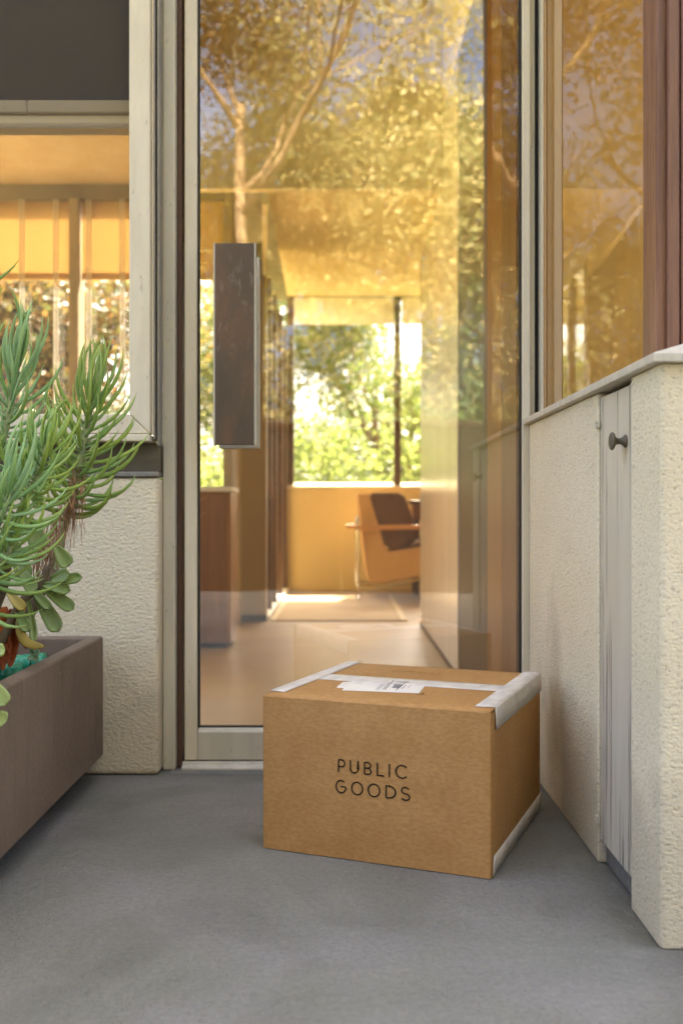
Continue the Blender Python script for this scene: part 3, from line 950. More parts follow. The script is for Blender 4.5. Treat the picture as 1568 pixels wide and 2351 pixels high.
for (xa, ya, xb, yb, wd) in ((600, 250, 655, 192, .0013), (668, 252, 735, 200, .0012), (690, 205, 750, 207, .0030), (662, 199, 740, 202, .0018), (560, 250, 600, 215, .0007), (548, 249, 585, 214, .0007), (585, 250, 630, 205, .0008),
                             (420, 205, 470, 210, .0008), (430, 212, 468, 216, .0008), (350, 214, 390, 210, .0007), (335, 226, 370, 224, .0007), (700, 245, 730, 222, .0010), (738, 240, 760, 222, .0006)):
    p0, p1 = labpt(xa, ya), labpt(xb, yb)
    n_ = Vector((-(p1 - p0).y, (p1 - p0).x)).normalized() * wd
    pr_.quad((*(p0 - n_), zl), (*(p1 - n_), zl), (*(p1 + n_), zl), (*(p0 + n_), zl))
pr_.build('label_print', M['ink_grey'], lab, off=(0, 0, 0))
for pts in ([(500, 195), (502, 191), (540, 193)], [(878, 220), (912, 222), (905, 230)], [(785, 275), (826, 277), (832, 269)]):
    bk = MB()
    ribbon(bk, [labpt(*p_) for p_ in pts], 0.0028, lambda q: (q.x, q.y, BH + 0.0008))
    bk.build('corner_mark', M['ink'], box, off=(0, 0, 0))

# ------------------------------------------------------------------ planter
PX1, PX0, PY1, PY0, PZ0, PZ1 = -0.593, -1.20, 2.50, 1.15, 0.060, 0.358
pl = thing('planter', 'long brown trough planter raised off the terrace by the cream wall', 'planter', ((PX0 + PX1) / 2, (PY0 + PY1) / 2, 0))
rim = 0.036
me = MB()
me.v = [(PX0, PY0, PZ0), (PX1, PY0, PZ0), (PX1, PY1, PZ0), (PX0, PY1, PZ0), (PX0, PY0, PZ1), (PX1, PY0, PZ1), (PX1, PY1, PZ1), (PX0, PY1, PZ1),
        (PX0 + rim, PY0 + rim, PZ1), (PX1 - rim, PY0 + rim, PZ1), (PX1 - rim, PY1 - rim, PZ1), (PX0 + rim, PY1 - rim, PZ1),
        (PX0 + rim, PY0 + rim, PZ0 + .03), (PX1 - rim, PY0 + rim, PZ0 + .03), (PX1 - rim, PY1 - rim, PZ0 + .03), (PX0 + rim, PY1 - rim, PZ0 + .03)]
me.f = [(3, 2, 1, 0), (0, 1, 5, 4), (1, 2, 6, 5), (2, 3, 7, 6), (3, 0, 4, 7), (4, 5, 9, 8), (5, 6, 10, 9), (6, 7, 11, 10), (7, 4, 8, 11),
        (9, 8, 12, 13), (10, 9, 13, 14), (11, 10, 14, 15), (8, 11, 15, 12), (12, 15, 14, 13)]
me.build('trough', M['planter'], pl, bevel=0.006, seg=3)
for yy in (1.5, 2.3):
    bx('foot', M['dark'], pl, PX0 + 0.05, PX1 - 0.14, yy - 0.05, yy + 0.05, 0.0008, PZ0 - 0.0005, 0.003)
so = MB()
nu, nv = 14, 26
for j in range(nv + 1):
    for i in range(nu + 1):
        x = PX0 + rim + 0.001 + (PX1 - PX0 - 2 * rim - .002) * i / nu
        y = PY0 + rim + 0.001 + (PY1 - PY0 - 2 * rim - .002) * j / nv
        so.v.append((x, y, 0.298 + 0.014 * mnoise.noise(Vector((x * 9, y * 9, 0)))))
for j in range(nv):
    for i in range(nu):
        q = j * (nu + 1) + i
        so.f.append((q, q + 1, q + nu + 2, q + nu + 1))
soil = so.build('soil', M['soil'], pl, smooth=True)

# green hose lying in the trough
hs = thing('garden_hose', 'green ribbed hose lying inside the brown planter', 'hose', (-0.70, 2.1, 0.31))
path = [Vector((-0.672, 1.86 + 0.02 * k, 0.333 + 0.006 * math.sin(k * .6))) for k in range(0, 12)]
mbh = MB()
for seg_ in ((Vector((-0.80, 1.98, 0.325)), Vector((-0.655, 2.06, 0.338))), (Vector((-0.80, 2.17, 0.325)), Vector((-0.650, 2.20, 0.338)))):
    pts, rads = [], []
    for k in range(41):
        t_ = k / 40
        pts.append(seg_[0].lerp(seg_[1], t_) + Vector((0, 0.012 * math.sin(t_ * 3), 0)))
        rads.append(0.020 + 0.0008 * math.sin(k * 1.6))
    mbh.tube(pts, rads, 16)
mbh.build('hose_run', M['hose'], hs, smooth=True)

# ------------------------------------------------------------------ finger leaf succulent
def finger_mesh(name, bend, sides=6, seg=7, r=0.030):
    mb = MB()
    pts, rads = [], []
    p_, a = Vector((0, 0, 0)), 0.0
    for i in range(seg + 1):
        t_ = i / seg
        pts.append(p_.copy())
        rads.append(r * (0.62 + 0.38 * min(1, t_ * 3.2)) * (1 - max(0, (t_ - 0.45) / 0.55) ** 1.9 * 0.95))
        a += bend / seg * (0.6 + 0.8 * t_)
        p_ = p_ + Vector((math.sin(a), 0, math.cos(a))) / seg
    mb.tube(pts, rads, sides)
    me = mb.mesh(name)
    me.polygons.foreach_set('use_smooth', [True] * len(me.polygons))
    return me
FM = {}
for key in ('finger', 'finger_blue'):
    for b in (0.25, 0.55, 0.85, 1.15, 1.5):
        me = finger_mesh('finger_leaf', b)
        me.materials.append(M[key])
        FM[key, b] = me

suc = thing('finger_leaf_succulent', 'tall branching succulent with long curved finger leaves growing in the planter', 'succulent', (-0.80, 2.0, 0.31))
SB = ROOT[suc.name]
def spline(pts, n):
    pts = [Vector(p_) for p_ in pts]
    out = []
    for k in range(n + 1):
        t_ = k / n * (len(pts) - 1)
        i = min(int(t_), len(pts) - 2)
        f = t_ - i
        p0, p1, p2, p3 = pts[max(i - 1, 0)], pts[i], pts[i + 1], pts[min(i + 2, len(pts) - 1)]
        out.append(0.5 * ((2 * p1) + (p2 - p0) * f + (2 * p0 - 5 * p1 + 4 * p2 - p3) * f * f + (3 * p1 - p0 - 3 * p2 + p3) * f ** 3))
    return out

def rosette(pts, n, s0, lens, angs, key, bends, width=1.0, seed=0, rstem=0.008, upw=0.0, stem_from=0.0, apow=2.6):
    """leaves in a spiral along the stem from fraction s0 to its tip"""
    rd = random.Random(seed)
    path = spline(pts, 24)
    rads = [rstem * (1.15 - 0.5 * k / 24) for k in range(25)]
    k0 = int(24 * stem_from)
    MB().tube(path[k0:], rads[k0:], 10).build('stem', M['stem'], suc, smooth=True)
    phi = rd.random() * 6.28
    for k in range(n):
        f = k / (n - 1)
        s_ = s0 + (1 - s0) * f ** 0.85
        i = min(int(s_ * 24), 23)
        p_ = path[i].lerp(path[i + 1], s_ * 24 - i)
        ax = (path[i + 1] - path[i]).normalized()
        phi += 2.39996 + rd.uniform(-.25, .25)
        o1 = ax.orthogonal().normalized()
        out = Quaternion(ax, phi) @ o1
        a = R(angs[0] + (angs[1] - angs[0]) * f ** apow + rd.uniform(-10, 10))
        z_ = (ax * math.cos(a) + out * math.sin(a)).normalized()
        # bend towards the stem's direction, with some lift towards the light
        tgt = (ax + Vector((0, 0, upw))).normalized()
        x_ = tgt - z_ * tgt.dot(z_)
        if x_.length < 1e-3:
            x_ = z_.orthogonal()
        x_.normalize()
        x_ = Quaternion(z_, rd.uniform(-.35, .35)) @ x_
        y_ = z_.cross(x_)
        L_ = (lens[0] + (lens[1] - lens[0]) * f) * rd.uniform(.82, 1.12)
        wd = width * rd.uniform(.85, 1.15) * 0.135
        b = bends[min(int(f * len(bends)), len(bends) - 1)]
        b = rd.choice([b, b, b + 0.3 if b + .3 in (0.55, 0.85, 1.15) else b])
        o = bpy.data.objects.new('leaf', FM[key, b])
        COL.objects.link(o)
        o.parent = suc
        m3 = Matrix((x_, y_, z_)).transposed().to_4x4()
        pos = p_ + out * rstem * 0.5
        # the leaf's width is set apart from its length
        sc = Matrix.Diagonal((L_ if b > 0.3 else L_, wd * 1.0, L_, 1))
        o.matrix_local = Matrix.Translation(pos - SB) @ m3 @ sc
    return path

YA = 2.12
rosette([at(118, 1330, 2.05), at(140, 1240, YA), at(168, 1130, YA), at(190, 1030, YA), at(214, 900, YA)], 86, 0.36, (0.165, 0.135), (98, 14), 'finger', (1.5, 1.5, 1.15, 0.85, 0.85), 1.0, 3, 0.0095, 1.0, 0.0, 2.0)
rosette([at(-60, 1240, 2.0), at(-20, 1090, 2.02), at(15, 980, 2.02), at(42, 830, 2.02)], 64, 0.25, (0.150, 0.14), (92, 10), 'finger_blue', (1.5, 1.5, 1.15, 0.85), 1.0, 5, 0.009, 0.8, 0.0, 2.0)
rosette([at(10, 1260, 1.86), at(55, 1160, 1.84), at(88, 1090, 1.82), at(112, 1015, 1.82)], 46, 0.20, (0.125, 0.095), (96, 10), 'finger', (1.5, 1.5, 1.15, 0.85), 1.0, 8, 0.008, 0.9, 0.0, 2.0)
rosette([at(-80, 1340, 1.80), at(-40, 1260, 1.78), at(2, 1190, 1.77), at(28, 1120, 1.77)], 52, 0.10, (0.150, 0.12), (104, 20), 'finger_blue', (1.5, 1.5, 1.15, 0.85), 1.0, 13, 0.008, 0.9, 0.0, 2.0)
rosette([at(-110, 1390, 1.82), at(-60, 1340, 1.80), at(-10, 1300, 1.79), at(30, 1255, 1.79)], 32, 0.10, (0.150, 0.12), (104, 30), 'finger', (1.5, 1.5, 1.15, 0.85), 1.0, 17, 0.008, 0.9, 0.0, 2.0)
rosette([at(-130, 900, 1.98), at(-95, 780, 1.98), at(-62, 640, 1.98)], 20, 0.55, (0.115, 0.10), (70, 10), 'finger', (0.85, 0.55, 0.25), 1.0, 23, 0.008, 0.3)
# woody base and the beard of dry roots under the arching stem
wd_ = MB()
wd_.tube(spline([(-0.74, 2.02, 0.30), at(60, 1420, 2.02), at(100, 1345, 2.03), at(122, 1310, 2.05)], 12), [0.014 - 0.0003 * k for k in range(13)], 10)
wd_.tube(spline([(-0.80, 1.98, 0.30), at(-40, 1380, 1.95), at(-60, 1240, 2.0)], 12), [0.015 - 0.0003 * k for k in range(13)], 10)
wd_.tube(spline([(-0.76, 1.95, 0.30), at(0, 1360, 1.90), at(10, 1260, 1.86)], 12), [0.013] * 13, 10)
wd_.tube(spline([(-0.80, 1.86, 0.30), at(-110, 1450, 1.83), at(-80, 1340, 1.80)], 12), [0.013] * 13, 10)
wd_.tube(spline([(-0.82, 1.90, 0.30), at(-130, 1480, 1.83), at(-110, 1390, 1.82)], 12), [0.012] * 13, 10)
wd_.tube(spline([(-0.86, 2.02, 0.30), at(-150, 1150, 1.98), at(-130, 900, 1.98)], 12), [0.013] * 13, 10)
wd_.build('woody_stem', M['woody'], suc, smooth=True)
rt = MB()
rd = random.Random(4)
for k in range(120):
    t_ = rd.random()
    x0 = 190 - 105 * t_ + rd.uniform(-14, 10)
    y0 = 1075 + 210 * t_ + rd.uniform(-20, 20)
    ln = rd.uniform(60, 150) * (1 - 0.25 * t_)
    Y_ = 2.10 - 0.05 * t_ + rd.uniform(-.02, .02)
    pts = []
    dx = rd.uniform(-10, 8)
    for q in range(6):
        f = q / 5
        pts.append(at(x0 + dx * f + 3 * math.sin(f * 7 + k), y0 + ln * f, Y_ + 0.006 * math.sin(f * 9 + k * 2)))
    r0 = rd.uniform(0.0009, 0.0017)
    rt.tube(pts, [r0 * (1 - 0.75 * q / 5) for q in range(6)], 4, False)
ro = rt.build('dry_roots', M['root'], suc, smooth=True)
ro['kind'] = 'stuff'

# ------------------------------------------------------------------ paddle leaf plant
pad = thing('paddle_leaf_plant', 'low succulent with broad flat paddle leaves under the finger leaves', 'succulent', (-0.66, 2.0, 0.31))
def paddle(base, tip, width, mat, parent, sag=0.0, cup=0.25, fold=None, name='leaf', thick=0.0028, shape=0.8):
    base, tip = Vector(base), Vector(tip)
    ax = tip - base
    L_ = ax.length
    ax.normalize()
    view = Vector((0, -1, 0.35)) if fold is None else Vector(fold)
    nrm = (view - ax * view.dot(ax)).normalized()
    sd = ax.cross(nrm)
    mb = MB()
    nl, nw = 16, 6
    for i in range(nl + 1):
        t_ = i / nl
        hw = width / 2 * (0.30 + 0.70 * math.sin(min(1, t_ / shape) * math.pi / 2)) * (1 if t_ < shape else math.sqrt(max(0.004, 1 - ((t_ - shape) / (1 - shape)) ** 2)))
        for j in range(nw + 1):
            s_ = (j / nw - 0.5) * 2
            p_ = base + ax * L_ * t_ + sd * hw * s_ + nrm * (cup * width * 0.5 * s_ * s_ + sag * L_ * math.sin(t_ * math.pi) )
            mb.v.append(tuple(p_))
    for i in range(nl):
        for j in range(nw):
            q = i * (nw + 1) + j
            mb.f.append((q, q + 1, q + nw + 2, q + nw + 1))
    o = mb.build(name, M[mat], parent, smooth=True)
    s = o.modifiers.new('thickness', 'SOLIDIFY')
    s.thickness = thick
    s.offset = 0
    return o
YP = 1.97
k_ = YP / FPX
for (a, b, w_, m_, sag, cup) in (
        ((118, 1341), (189, 1325), 25, 'paddle', 0.05, 0.35), ((98, 1342), (162, 1357), 27, 'paddle', 0.08, 0.3), ((96, 1346), (170, 1399), 30, 'paddle', -0.06, 0.3),
        ((80, 1356), (136, 1450), 36, 'paddle', -0.10, 0.4), ((74, 1352), (116, 1398), 22, 'paddle', 0.05, 0.3), ((66, 1376), (80, 1474), 17, 'paddle', -0.08, 0.5),
        ((20, 1362), (58, 1399), 24, 'paddle_yellow', 0.05, 0.3), ((70, 1190), (96, 1262), 44, 'paddle', 0.0, 0.3), ((130, 1255), (158, 1300), 36, 'paddle', 0.0, 0.3),
        ((120, 1330), (160, 1318), 34, 'paddle', 0.0, 0.3), ((30, 1235), (62, 1330), 40, 'paddle', 0.0, 0.2), ((45, 1300), (80, 1360), 30, 'paddle', 0.02, 0.2), ((36, 1388), (66, 1450), 26, 'paddle', 0.0, 0.3)):
    paddle(at(*a, YP + (0.03 if a[1] < 1300 else 0)), at(*b, YP + (0.03 if a[1] < 1300 else -0.015)), w_ * k_, m_, pad, sag, cup)
# curled yellow leaf in two bends
c1 = spline([at(52, 1392, YP), at(46, 1440, YP - .01), at(62, 1475, YP - .02), at(101, 1485, YP - .03)], 12)
mb = MB()
for i, p_ in enumerate(c1):
    t_ = i / 12
    hw = 0.0075 * (0.7 + 0.5 * math.sin(t_ * math.pi)) * (1 if t_ < .85 else 1 - (t_ - .85) * 5.5)
    tn = (c1[min(i + 1, 12)] - c1[max(i - 1, 0)]).normalized()
    sd = tn.cross(Vector((0, -1, 0.2))).normalized()
    for j in (-1, 0, 1):
        mb.v.append(tuple(p_ + sd * hw * j + Vector((0, 0.003 * (1 - abs(j)), 0))))
for i in range(12):
    for j in range(2):
        q = i * 3 + j
        mb.f.append((q, q + 1, q + 4, q + 3))
o = mb.build('leaf', M['paddle_yellow'], pad, smooth=True)
s = o.modifiers.new('thickness', 'SOLIDIFY'); s.thickness = 0.003; s.offset = 0
for (a, b, w_) in (((-22, 1560), (14, 1618), 40), ((-20, 1640), (16, 1655), 36), ((-20, 1500), (12, 1490), 30)):
    paddle(at(*a, 1.70), at(*b, 1.695), w_ * 1.7 / FPX, 'paddle_pale', pad, 0.04, 0.2)
MB().tube(spline([(-0.72, 1.99, 0.30), at(40, 1400, YP), at(95, 1340, YP), at(110, 1300, YP)], 10), [0.010 - 0.0003 * k for k in range(11)], 8).build('stem', M['woody'], pad, smooth=True)
MB().tube(spline([(-0.72, 1.80, 0.30), at(-30, 1480, 1.74), at(-24, 1560, 1.70), at(-24, 1640, 1.70)], 10), 0.004, 8).build('stem', M['stem'], pad, smooth=True)

dr = thing('dried_leaves', 'crumpled orange dried leaves hanging over the green hose', 'dried leaf', (-0.68, 2.0, 0.34))
rd = random.Random(9)
for (x0, y0, x1, y1, w_) in ((2, 1395, 22, 1500, 34), (22, 1400, 48, 1478, 30), (30, 1420, 22, 1532, 36), (-6, 1420, 6, 1540, 34), (40, 1440, 58, 1490, 18)):
    a, b = at(x0, y0, 1.99), at(x1, y1, 1.99 - 0.02)
    ax = b - a
    mb = MB()
    nl, nw = 12, 6
    for i in range(nl + 1):
        t_ = i / nl
        hw = w_ * 1.99 / FPX / 2 * math.sin(math.pi * min(1, 0.18 + t_ * 0.8)) ** 0.6
        for j in range(nw + 1):
            s_ = (j / nw - .5) * 2
            nz = mnoise.noise(Vector((s_ * 1.6 + x0, t_ * 3.0, w_)))
            mb.v.append(tuple(a + ax * t_ + Vector((1, 0, 0.25)) * hw * s_ + Vector((0.003 * nz, -0.012 * nz + 0.008 * s_ * s_, 0.004 * nz))))
    for i in range(nl):
        for j in range(nw):
            q = i * (nw + 1) + j
            mb.f.append((q, q + 1, q + nw + 2, q + nw + 1))
    mb.build('leaf', M['dry'], dr, smooth=True)
sp = thing('sprout', 'small pale grey green sprout beside the dried orange leaves', 'sprout', at(80, 1515, 2.05))
for k, (a, b, w_) in enumerate((((76, 1500), (92, 1498), 16), ((78, 1502), (86, 1518), 16), ((74, 1502), (68, 1516), 12), ((76, 1500), (72, 1490), 10))):
    paddle(at(*a, 2.05), at(*b, 2.04), w_ * 2.05 / FPX, 'sprout', sp, 0.0, 0.2, thick=0.0015)
MB().tube([at(76, 1501, 2.05), at(72, 1515, 2.055), at(70, 1528, 2.06)], 0.0015, 6).build('stem', M['stem'], sp, smooth=True)

# ------------------------------------------------------------------ interior shell
def struct(name, mat, *b, bevel=0.0):
    o = MB().box(*b).build(name, mat, None, bevel=bevel)
    o['kind'] = 'structure'
    return o
# ceilings
struct('ceiling_living', M['plaster_ceiling'], -5.0, -0.842, 2.66, 5.70, 2.50, 2.56)
struct('ceiling_nook', M['plaster_ceiling'], -0.8415, -0.345, 4.661, 5.70, 2.50, 2.56)
struct('wall_shaft', M['bulkhead'], -0.8415, -0.822, 2.66, 4.66, 2.50, 3.40)
struct('wall_shaft_right', M['bulkhead'], 0.463, 0.52, 2.662, 4.66, 2.50, 3.40)
struct('ceiling_entry', M['plaster_ceiling'], -0.8415, 0.58, 2.66, 4.66, 3.401, 3.45)
struct('wall_bulkhead', M['bulkhead'], -0.8215, 0.4625, 4.60, 4.66, 2.152, 3.40)
cl = MB()
cl.prism([(-0.342, 4.6605, 2.152), (1.6, 4.6605, 2.152), (1.6, 8.44, 2.484), (-0.455, 8.44, 2.484)], (0, 0, 0.05))
o = cl.build('ceiling_hall', M['hall_ceiling']); o['kind'] = 'structure'
bxs = struct('beam', M['dark_frame'], 0.318, 0.332, 4.655, 8.40, 2.10, 2.14)
bpy.data.objects.remove(bxs)
# right wall of the hall: wood near the door, dark recess, pale sliding panel
hw_ = thing('hall_wall', 'hall wall of amber plywood, a dark recess and a pale sliding panel', 'wall', (0.47, 4.2, 0))
bx('plywood_panel', M['panel_wood_dark'], hw_, 0.463, 0.52, 2.662, 2.905, 0.005, 2.499, 0.002)
bx('plywood_panel', M['panel_wood'], hw_, 0.463, 0.52, 2.909, 3.188, 0.005, 2.499, 0.002)
bx('dark_panel', M['dark_panel'], hw_, 0.469, 0.52, 3.192, 4.00, 0.005, 2.499, 0.002)
for (y0, y1) in ((4.004, 4.42), (4.424, 5.0), (5.004, 5.45), (5.454, 5.88)):
    bx('sliding_panel', M['slider'], hw_, 0.463, 0.50, y0, y1, 0.005, 2.499 if y0 < 4.6 else 2.15, 0.002)
bx('skirting', M['dark_frame'], hw_, 0.458, 0.4625, 4.01, 5.879, 0.005, 0.02, 0.0005)
struct('wall_sun_block', M['beige_wall'], -0.625, -0.605, 5.705, 6.075, 0.005, 2.499)  # wall added to stop sun coming in through the gap
MB().prism([(-0.342, 4.67, 2.10), (-0.452, 6.07, 2.10), (-0.48, 6.07, 2.10), (-0.37, 4.67, 2.10)], (0, 0, 0.40)).build('wall_soffit', M['bulkhead'])['kind'] = 'structure'
# side room behind the right hand pane
struct('wall_side_room', M['ochre'], 1.60, 1.66, 1.66, 2.70, 0.005, 2.60)
struct('wall_side_back', M['ochre'], 0.5205, 1.60, 2.664, 2.70, 0.005, 2.60)
struct('ceiling_side_room', M['ochre'], 0.53, 1.60, 1.70, 2.662, 2.60, 2.62)
struct('floor_side_room', M['floor'], 0.61, 1.60, 1.70, 2.662, 0.002, 0.02)
# far wall and window
fw = thing('far_window', 'large far garden window with white valance and dark mullion over a mustard wall', 'window', (0.2, 8.5, 0))
bx('apron_wall', M['mustard'], fw, -0.46, 1.6, 8.44, 8.54, 0.005, 0.868, 0.0)
bx('sill', M['white'], fw, -0.46, 1.6, 8.43, 8.60, 0.869, 0.889, 0.003)
bx('sill_glow_strip', M['valance'], fw, -0.40, 1.6, 8.485, 8.489, 0.8895, 0.915, 0.0)  # added translucent strip, glows with sun from behind as a bright sill line
bx('head', M['dark_frame'], fw, -0.46, 1.6, 8.44, 8.54, 2.485, 2.56, 0.0)
bx('mullion', M['dark_frame'], fw, at(905, 0, 8.45).x, at(920, 0, 8.45).x, 8.45, 8.52, 0.8895, 2.484, 0.003)
bx('mullion', M['dark_frame'], fw, at(660, 0, 8.45).x, at(675, 0, 8.45).x, 8.45, 8.52, 0.8895, 2.484, 0.003)
MB().quad((-0.46, 8.50, 0.89), (1.6, 8.50, 0.89), (1.6, 8.50, 2.48), (-0.46, 8.50, 2.48)).build('pane', M['glass_clear'], fw)
bx('valance', M['valance'], fw, at(676, 0, 8.42).x, at(904, 0, 8.42).x, 8.42, 8.424, at(0, 745, 8.42).z, 2.47, 0.0)
bx('valance', M['valance'], fw, at(921, 0, 8.42).x, 1.3, 8.42, 8.424, at(0, 745, 8.42).z, 2.47, 0.0)
# glazed partition on the left of the hall
gp = thing('glazed_partition', 'narrow dark framed glass partition along the hall left of the rug', 'partition', (-0.455, 7.3, 0))
for yy in (6.14, 6.55, 7.05, 7.75, 8.38):
    bx('mullion', M['dark_frame'], gp, -0.50, -0.455, yy, yy + 0.05, 0.005, 2.20, 0.003)
for (y0, y1) in ((6.1905, 6.5495), (6.6005, 7.0495), (7.1005, 7.7495), (7.8005, 8.3795)):
    MB().quad((-0.475, y0, 0.04), (-0.475, y1, 0.04), (-0.475, y1, 2.2), (-0.475, y0, 2.2)).build('pane', M['dark_glass'], gp)
bx('bottom_track', M['white'], gp, -0.50, -0.44, 6.14, 8.43, 0.005, 0.03, 0.002)
bx('partition_end', M['beige_wall'], gp, -0.652, -0.456, 6.08, 6.138, 0.005, 2.30, 0.002)
bx('kickboard', M['dark'], gp, -0.652, -0.456, 6.07, 6.079, 0.005, 0.04, 0.0)
# garden windows of the living room
lw = thing('garden_window', 'row of garden windows with amber roller blinds half drawn', 'window', (-2.4, 5.66, 0))
bx('header', M['grey_band'], lw, -5.0, -0.60, 5.60, 5.70, at(0, 459, 5.60).z, 2.4995, 0.0)
bx('apron', M['mustard'], lw, -5.0, -0.655, 5.62, 5.70, 0.005, 0.78, 0.0)
bx('sill', M['white'], lw, -5.0, -0.655, 5.56, 5.74, 0.781, 0.80, 0.003)
zbl0, zbl1 = at(0, 640, 5.62).z, at(0, 459, 5.60).z - 0.001
posts = [at(174, 0, 5.6).x, at(174, 0, 5.6).x - 1.15, at(174, 0, 5.6).x - 2.3, -0.63]
for px_ in posts:
    bx('post', M['beige_wall'] if px_ < -1 else M['grey_band'], lw, px_ - 0.026, px_ + 0.026, 5.56, 5.70, 0.8005, zbl1, 0.003)
edges = sorted(posts)
for a_, b_ in zip(edges[:-1], edges[1:]):
    bd = bx('roller_blind', M['blind'], lw, a_ + 0.03, b_ - 0.03, 5.622, 5.625, zbl0, zbl1, 0.0)
    bx('hem', M['blind'], bd, a_ + 0.03, b_ - 0.03, 5.618, 5.629, zbl0 - 0.008, zbl0 + 0.032, 0.001)
    MB().quad((a_ + .027, 5.66, 0.80), (b_ - .027, 5.66, 0.80), (b_ - .027, 5.66, zbl1), (a_ + .027, 5.66, zbl1)).build('pane', M['glass_clear'], lw)
for xx in (52, 130, 205, 282, -25):
    xw = at(xx, 0, 5.6).x
    for dx in (-0.009, 0.009):
        bx('glazing_bar', M['white'], lw, xw + dx - 0.0035, xw + dx + 0.0035, 5.585, 5.60, 0.8005, zbl1, 0.001)
# roofs
rf = thing('flat_roof', 'flat roof with eaves over the entrance and an added unseen shading block', 'roof', (0, 5.5, 2.62))
bx('roof_slab', M['roof'], rf, -5.2, 3.8, 2.52, 2.655, 2.625, 2.80, 0.0)
bx('roof_slab', M['roof'], rf, -5.2, -0.86, 2.6555, 5.60, 2.625, 2.80, 0.0)
bx('roof_slab', M['roof'], rf, 0.60, 3.8, 2.6555, 5.60, 2.625, 2.80, 0.0)
bx('infill_wall', M['stucco_l'], rf, -5.0, 3.6, 2.56, 2.65, 2.801, 3.499, 0.0)
bx('infill_wall', M['stucco_l'], rf, -5.0, 3.6, 4.72, 5.58, 2.57, 3.499, 0.0)
bx('roof_slab', M['roof'], rf, -0.9, 3.8, 5.6005, 9.30, 2.625, 2.80, 0.0)
bx('shade_block', M['stucco_l'], rf, -5.0, 3.6, 2.56, 5.58, 3.50, 9.6, 0.0)  # unseen block added above the roof to keep sun off terrace and garden wall
bx('fascia', M['sill'], rf, -5.2, 3.8, 2.49, 2.519, 2.63, 2.82, 0.003)
bx('lintel', M['frame'], rf, -2.6, 1.6, 2.58, 2.66, 2.6205, 2.6245, 0.0)
bx('hall_side_wall', M['mustard'], fw, 1.601, 1.65, 5.9, 8.5, 0.005, 2.49, 0.0)

# ------------------------------------------------------------------ furniture
cb = thing('low_cabinet', 'low brown veneered cabinet with pale top inside the entrance', 'cabinet', (-0.8, 5.0, 0.005))
bx('carcass', M['cabinet_wood'], cb, -1.25, -0.5555, 4.872, 5.17, 0.03, 0.765, 0.002)
bx('side_panel', M['panel_wood'], cb, -0.555, -0.538, 4.869, 5.172, 0.03, 0.765, 0.002)
bx('top', M['white'], cb, -1.26, -0.53, 4.86, 5.18, 0.766, 0.79, 0.003)
bx('toe_kick', M['dark'], cb, -1.23, -0.56, 4.90, 5.16, 0.0045, 0.0295, 0.0)

rg = thing('rug', 'flat woven beige rug with pale borders in the hall', 'rug', (-0.02, 7.0, 0.005))
bx('field', M['rug'], rg, -0.40, 0.365, 6.06, 7.95, 0.005, 0.013, 0.002)
for (x0, x1) in ((-0.432, -0.4005), (0.3655, 0.397)):
    bx('border', M['rug_edge'], rg, x0, x1, 6.06, 7.95, 0.005, 0.0135, 0.002)

YC = 7.45
ch = thing('lounge_chair', 'tan lounge chair with brown cushion, wooden arm and chrome legs beside the rug', 'armchair', at(900, 1350, YC) * 1.0)
def poly(px, Y0, dep):
    mb = MB()
    mb.prism([at(x, y, Y0) for x, y in px], (0, dep, 0))
    return mb
poly([(820, 1136), (826, 1132), (848, 1133), (868, 1200), (884, 1256), (896, 1266), (960, 1256), (1010, 1250), (1012, 1310), (960, 1326), (880, 1340), (850, 1338), (842, 1325), (830, 1220)], YC, 0.62).build('shell', M['tan'], ch, bevel=0.012, seg=3)
poly([(849, 1136), (856, 1131), (915, 1131), (930, 1140), (948, 1190), (962, 1225), (935, 1250), (897, 1262), (885, 1252), (868, 1196)], YC - 0.006, 0.60).build('back_cushion', M['cushion'], ch, bevel=0.02, seg=3)
poly([(897, 1264), (935, 1252), (1015, 1226), (1022, 1240), (1014, 1250), (960, 1255)], YC - 0.004, 0.60).build('seat_cushion', M['cushion'], ch, bevel=0.01, seg=3)
for yy in (YC - 0.07, YC + 0.63):
    a0_ = MB().prism([at(796, 1206, YC) + Vector((0, yy - YC, 0)), at(1015, 1204, YC) + Vector((0, yy - YC, 0)), at(1015, 1213, YC) + Vector((0, yy - YC, 0)), at(850, 1217, YC) + Vector((0, yy - YC, 0)), at(796, 1213, YC) + Vector((0, yy - YC, 0))], (0, 0.055, 0))
    a0_.build('armrest', M['arm_wood'], ch, bevel=0.004)
    o_ = Vector((0, yy - YC + 0.027, 0))
    tb = MB()
    tb.tube([at(822, 1186, YC) + o_, at(821, 1200, YC) + o_, at(820, 1340, YC) + o_, at(824, 1349, YC) + o_, at(850, 1352, YC) + o_, at(940, 1334, YC) + o_, at(1010, 1322, YC) + o_, at(1016, 1316, YC) + o_, at(1014, 1214, YC) + o_], 0.011, 10)
    tb.build('frame_tube', M['chrome'], ch, smooth=True)
zfl = 0.0065
for px_ in (824, 1005):
    q0 = at(px_, 1350, YC)
    MB().tube([(q0.x, YC - 0.045, zfl + .012), (q0.x, YC + 0.66, zfl + .012)], 0.010, 8).build('floor_bar', M['chrome'], ch, smooth=True)
sb = thing('side_table', 'dark red brown side table under the far window', 'table', (0.85, 8.15, 0.005))
bx('top', M['dark_frame'], sb, 0.55, 1.25, 7.95, 8.34, 0.73, 0.76, 0.003)
bx('drawer', M['panel_wood_dark'], sb, 0.57, 1.23, 7.97, 8.33, 0.60, 0.7295, 0.003)
for (xx, yy) in ((0.60, 8.0), (1.2, 8.0), (0.60, 8.3), (1.2, 8.3)):
    bx('leg', M['dark_frame'], sb, xx - 0.018, xx + 0.018, yy - 0.018, yy + 0.018, 0.005, 0.5995, 0.002)

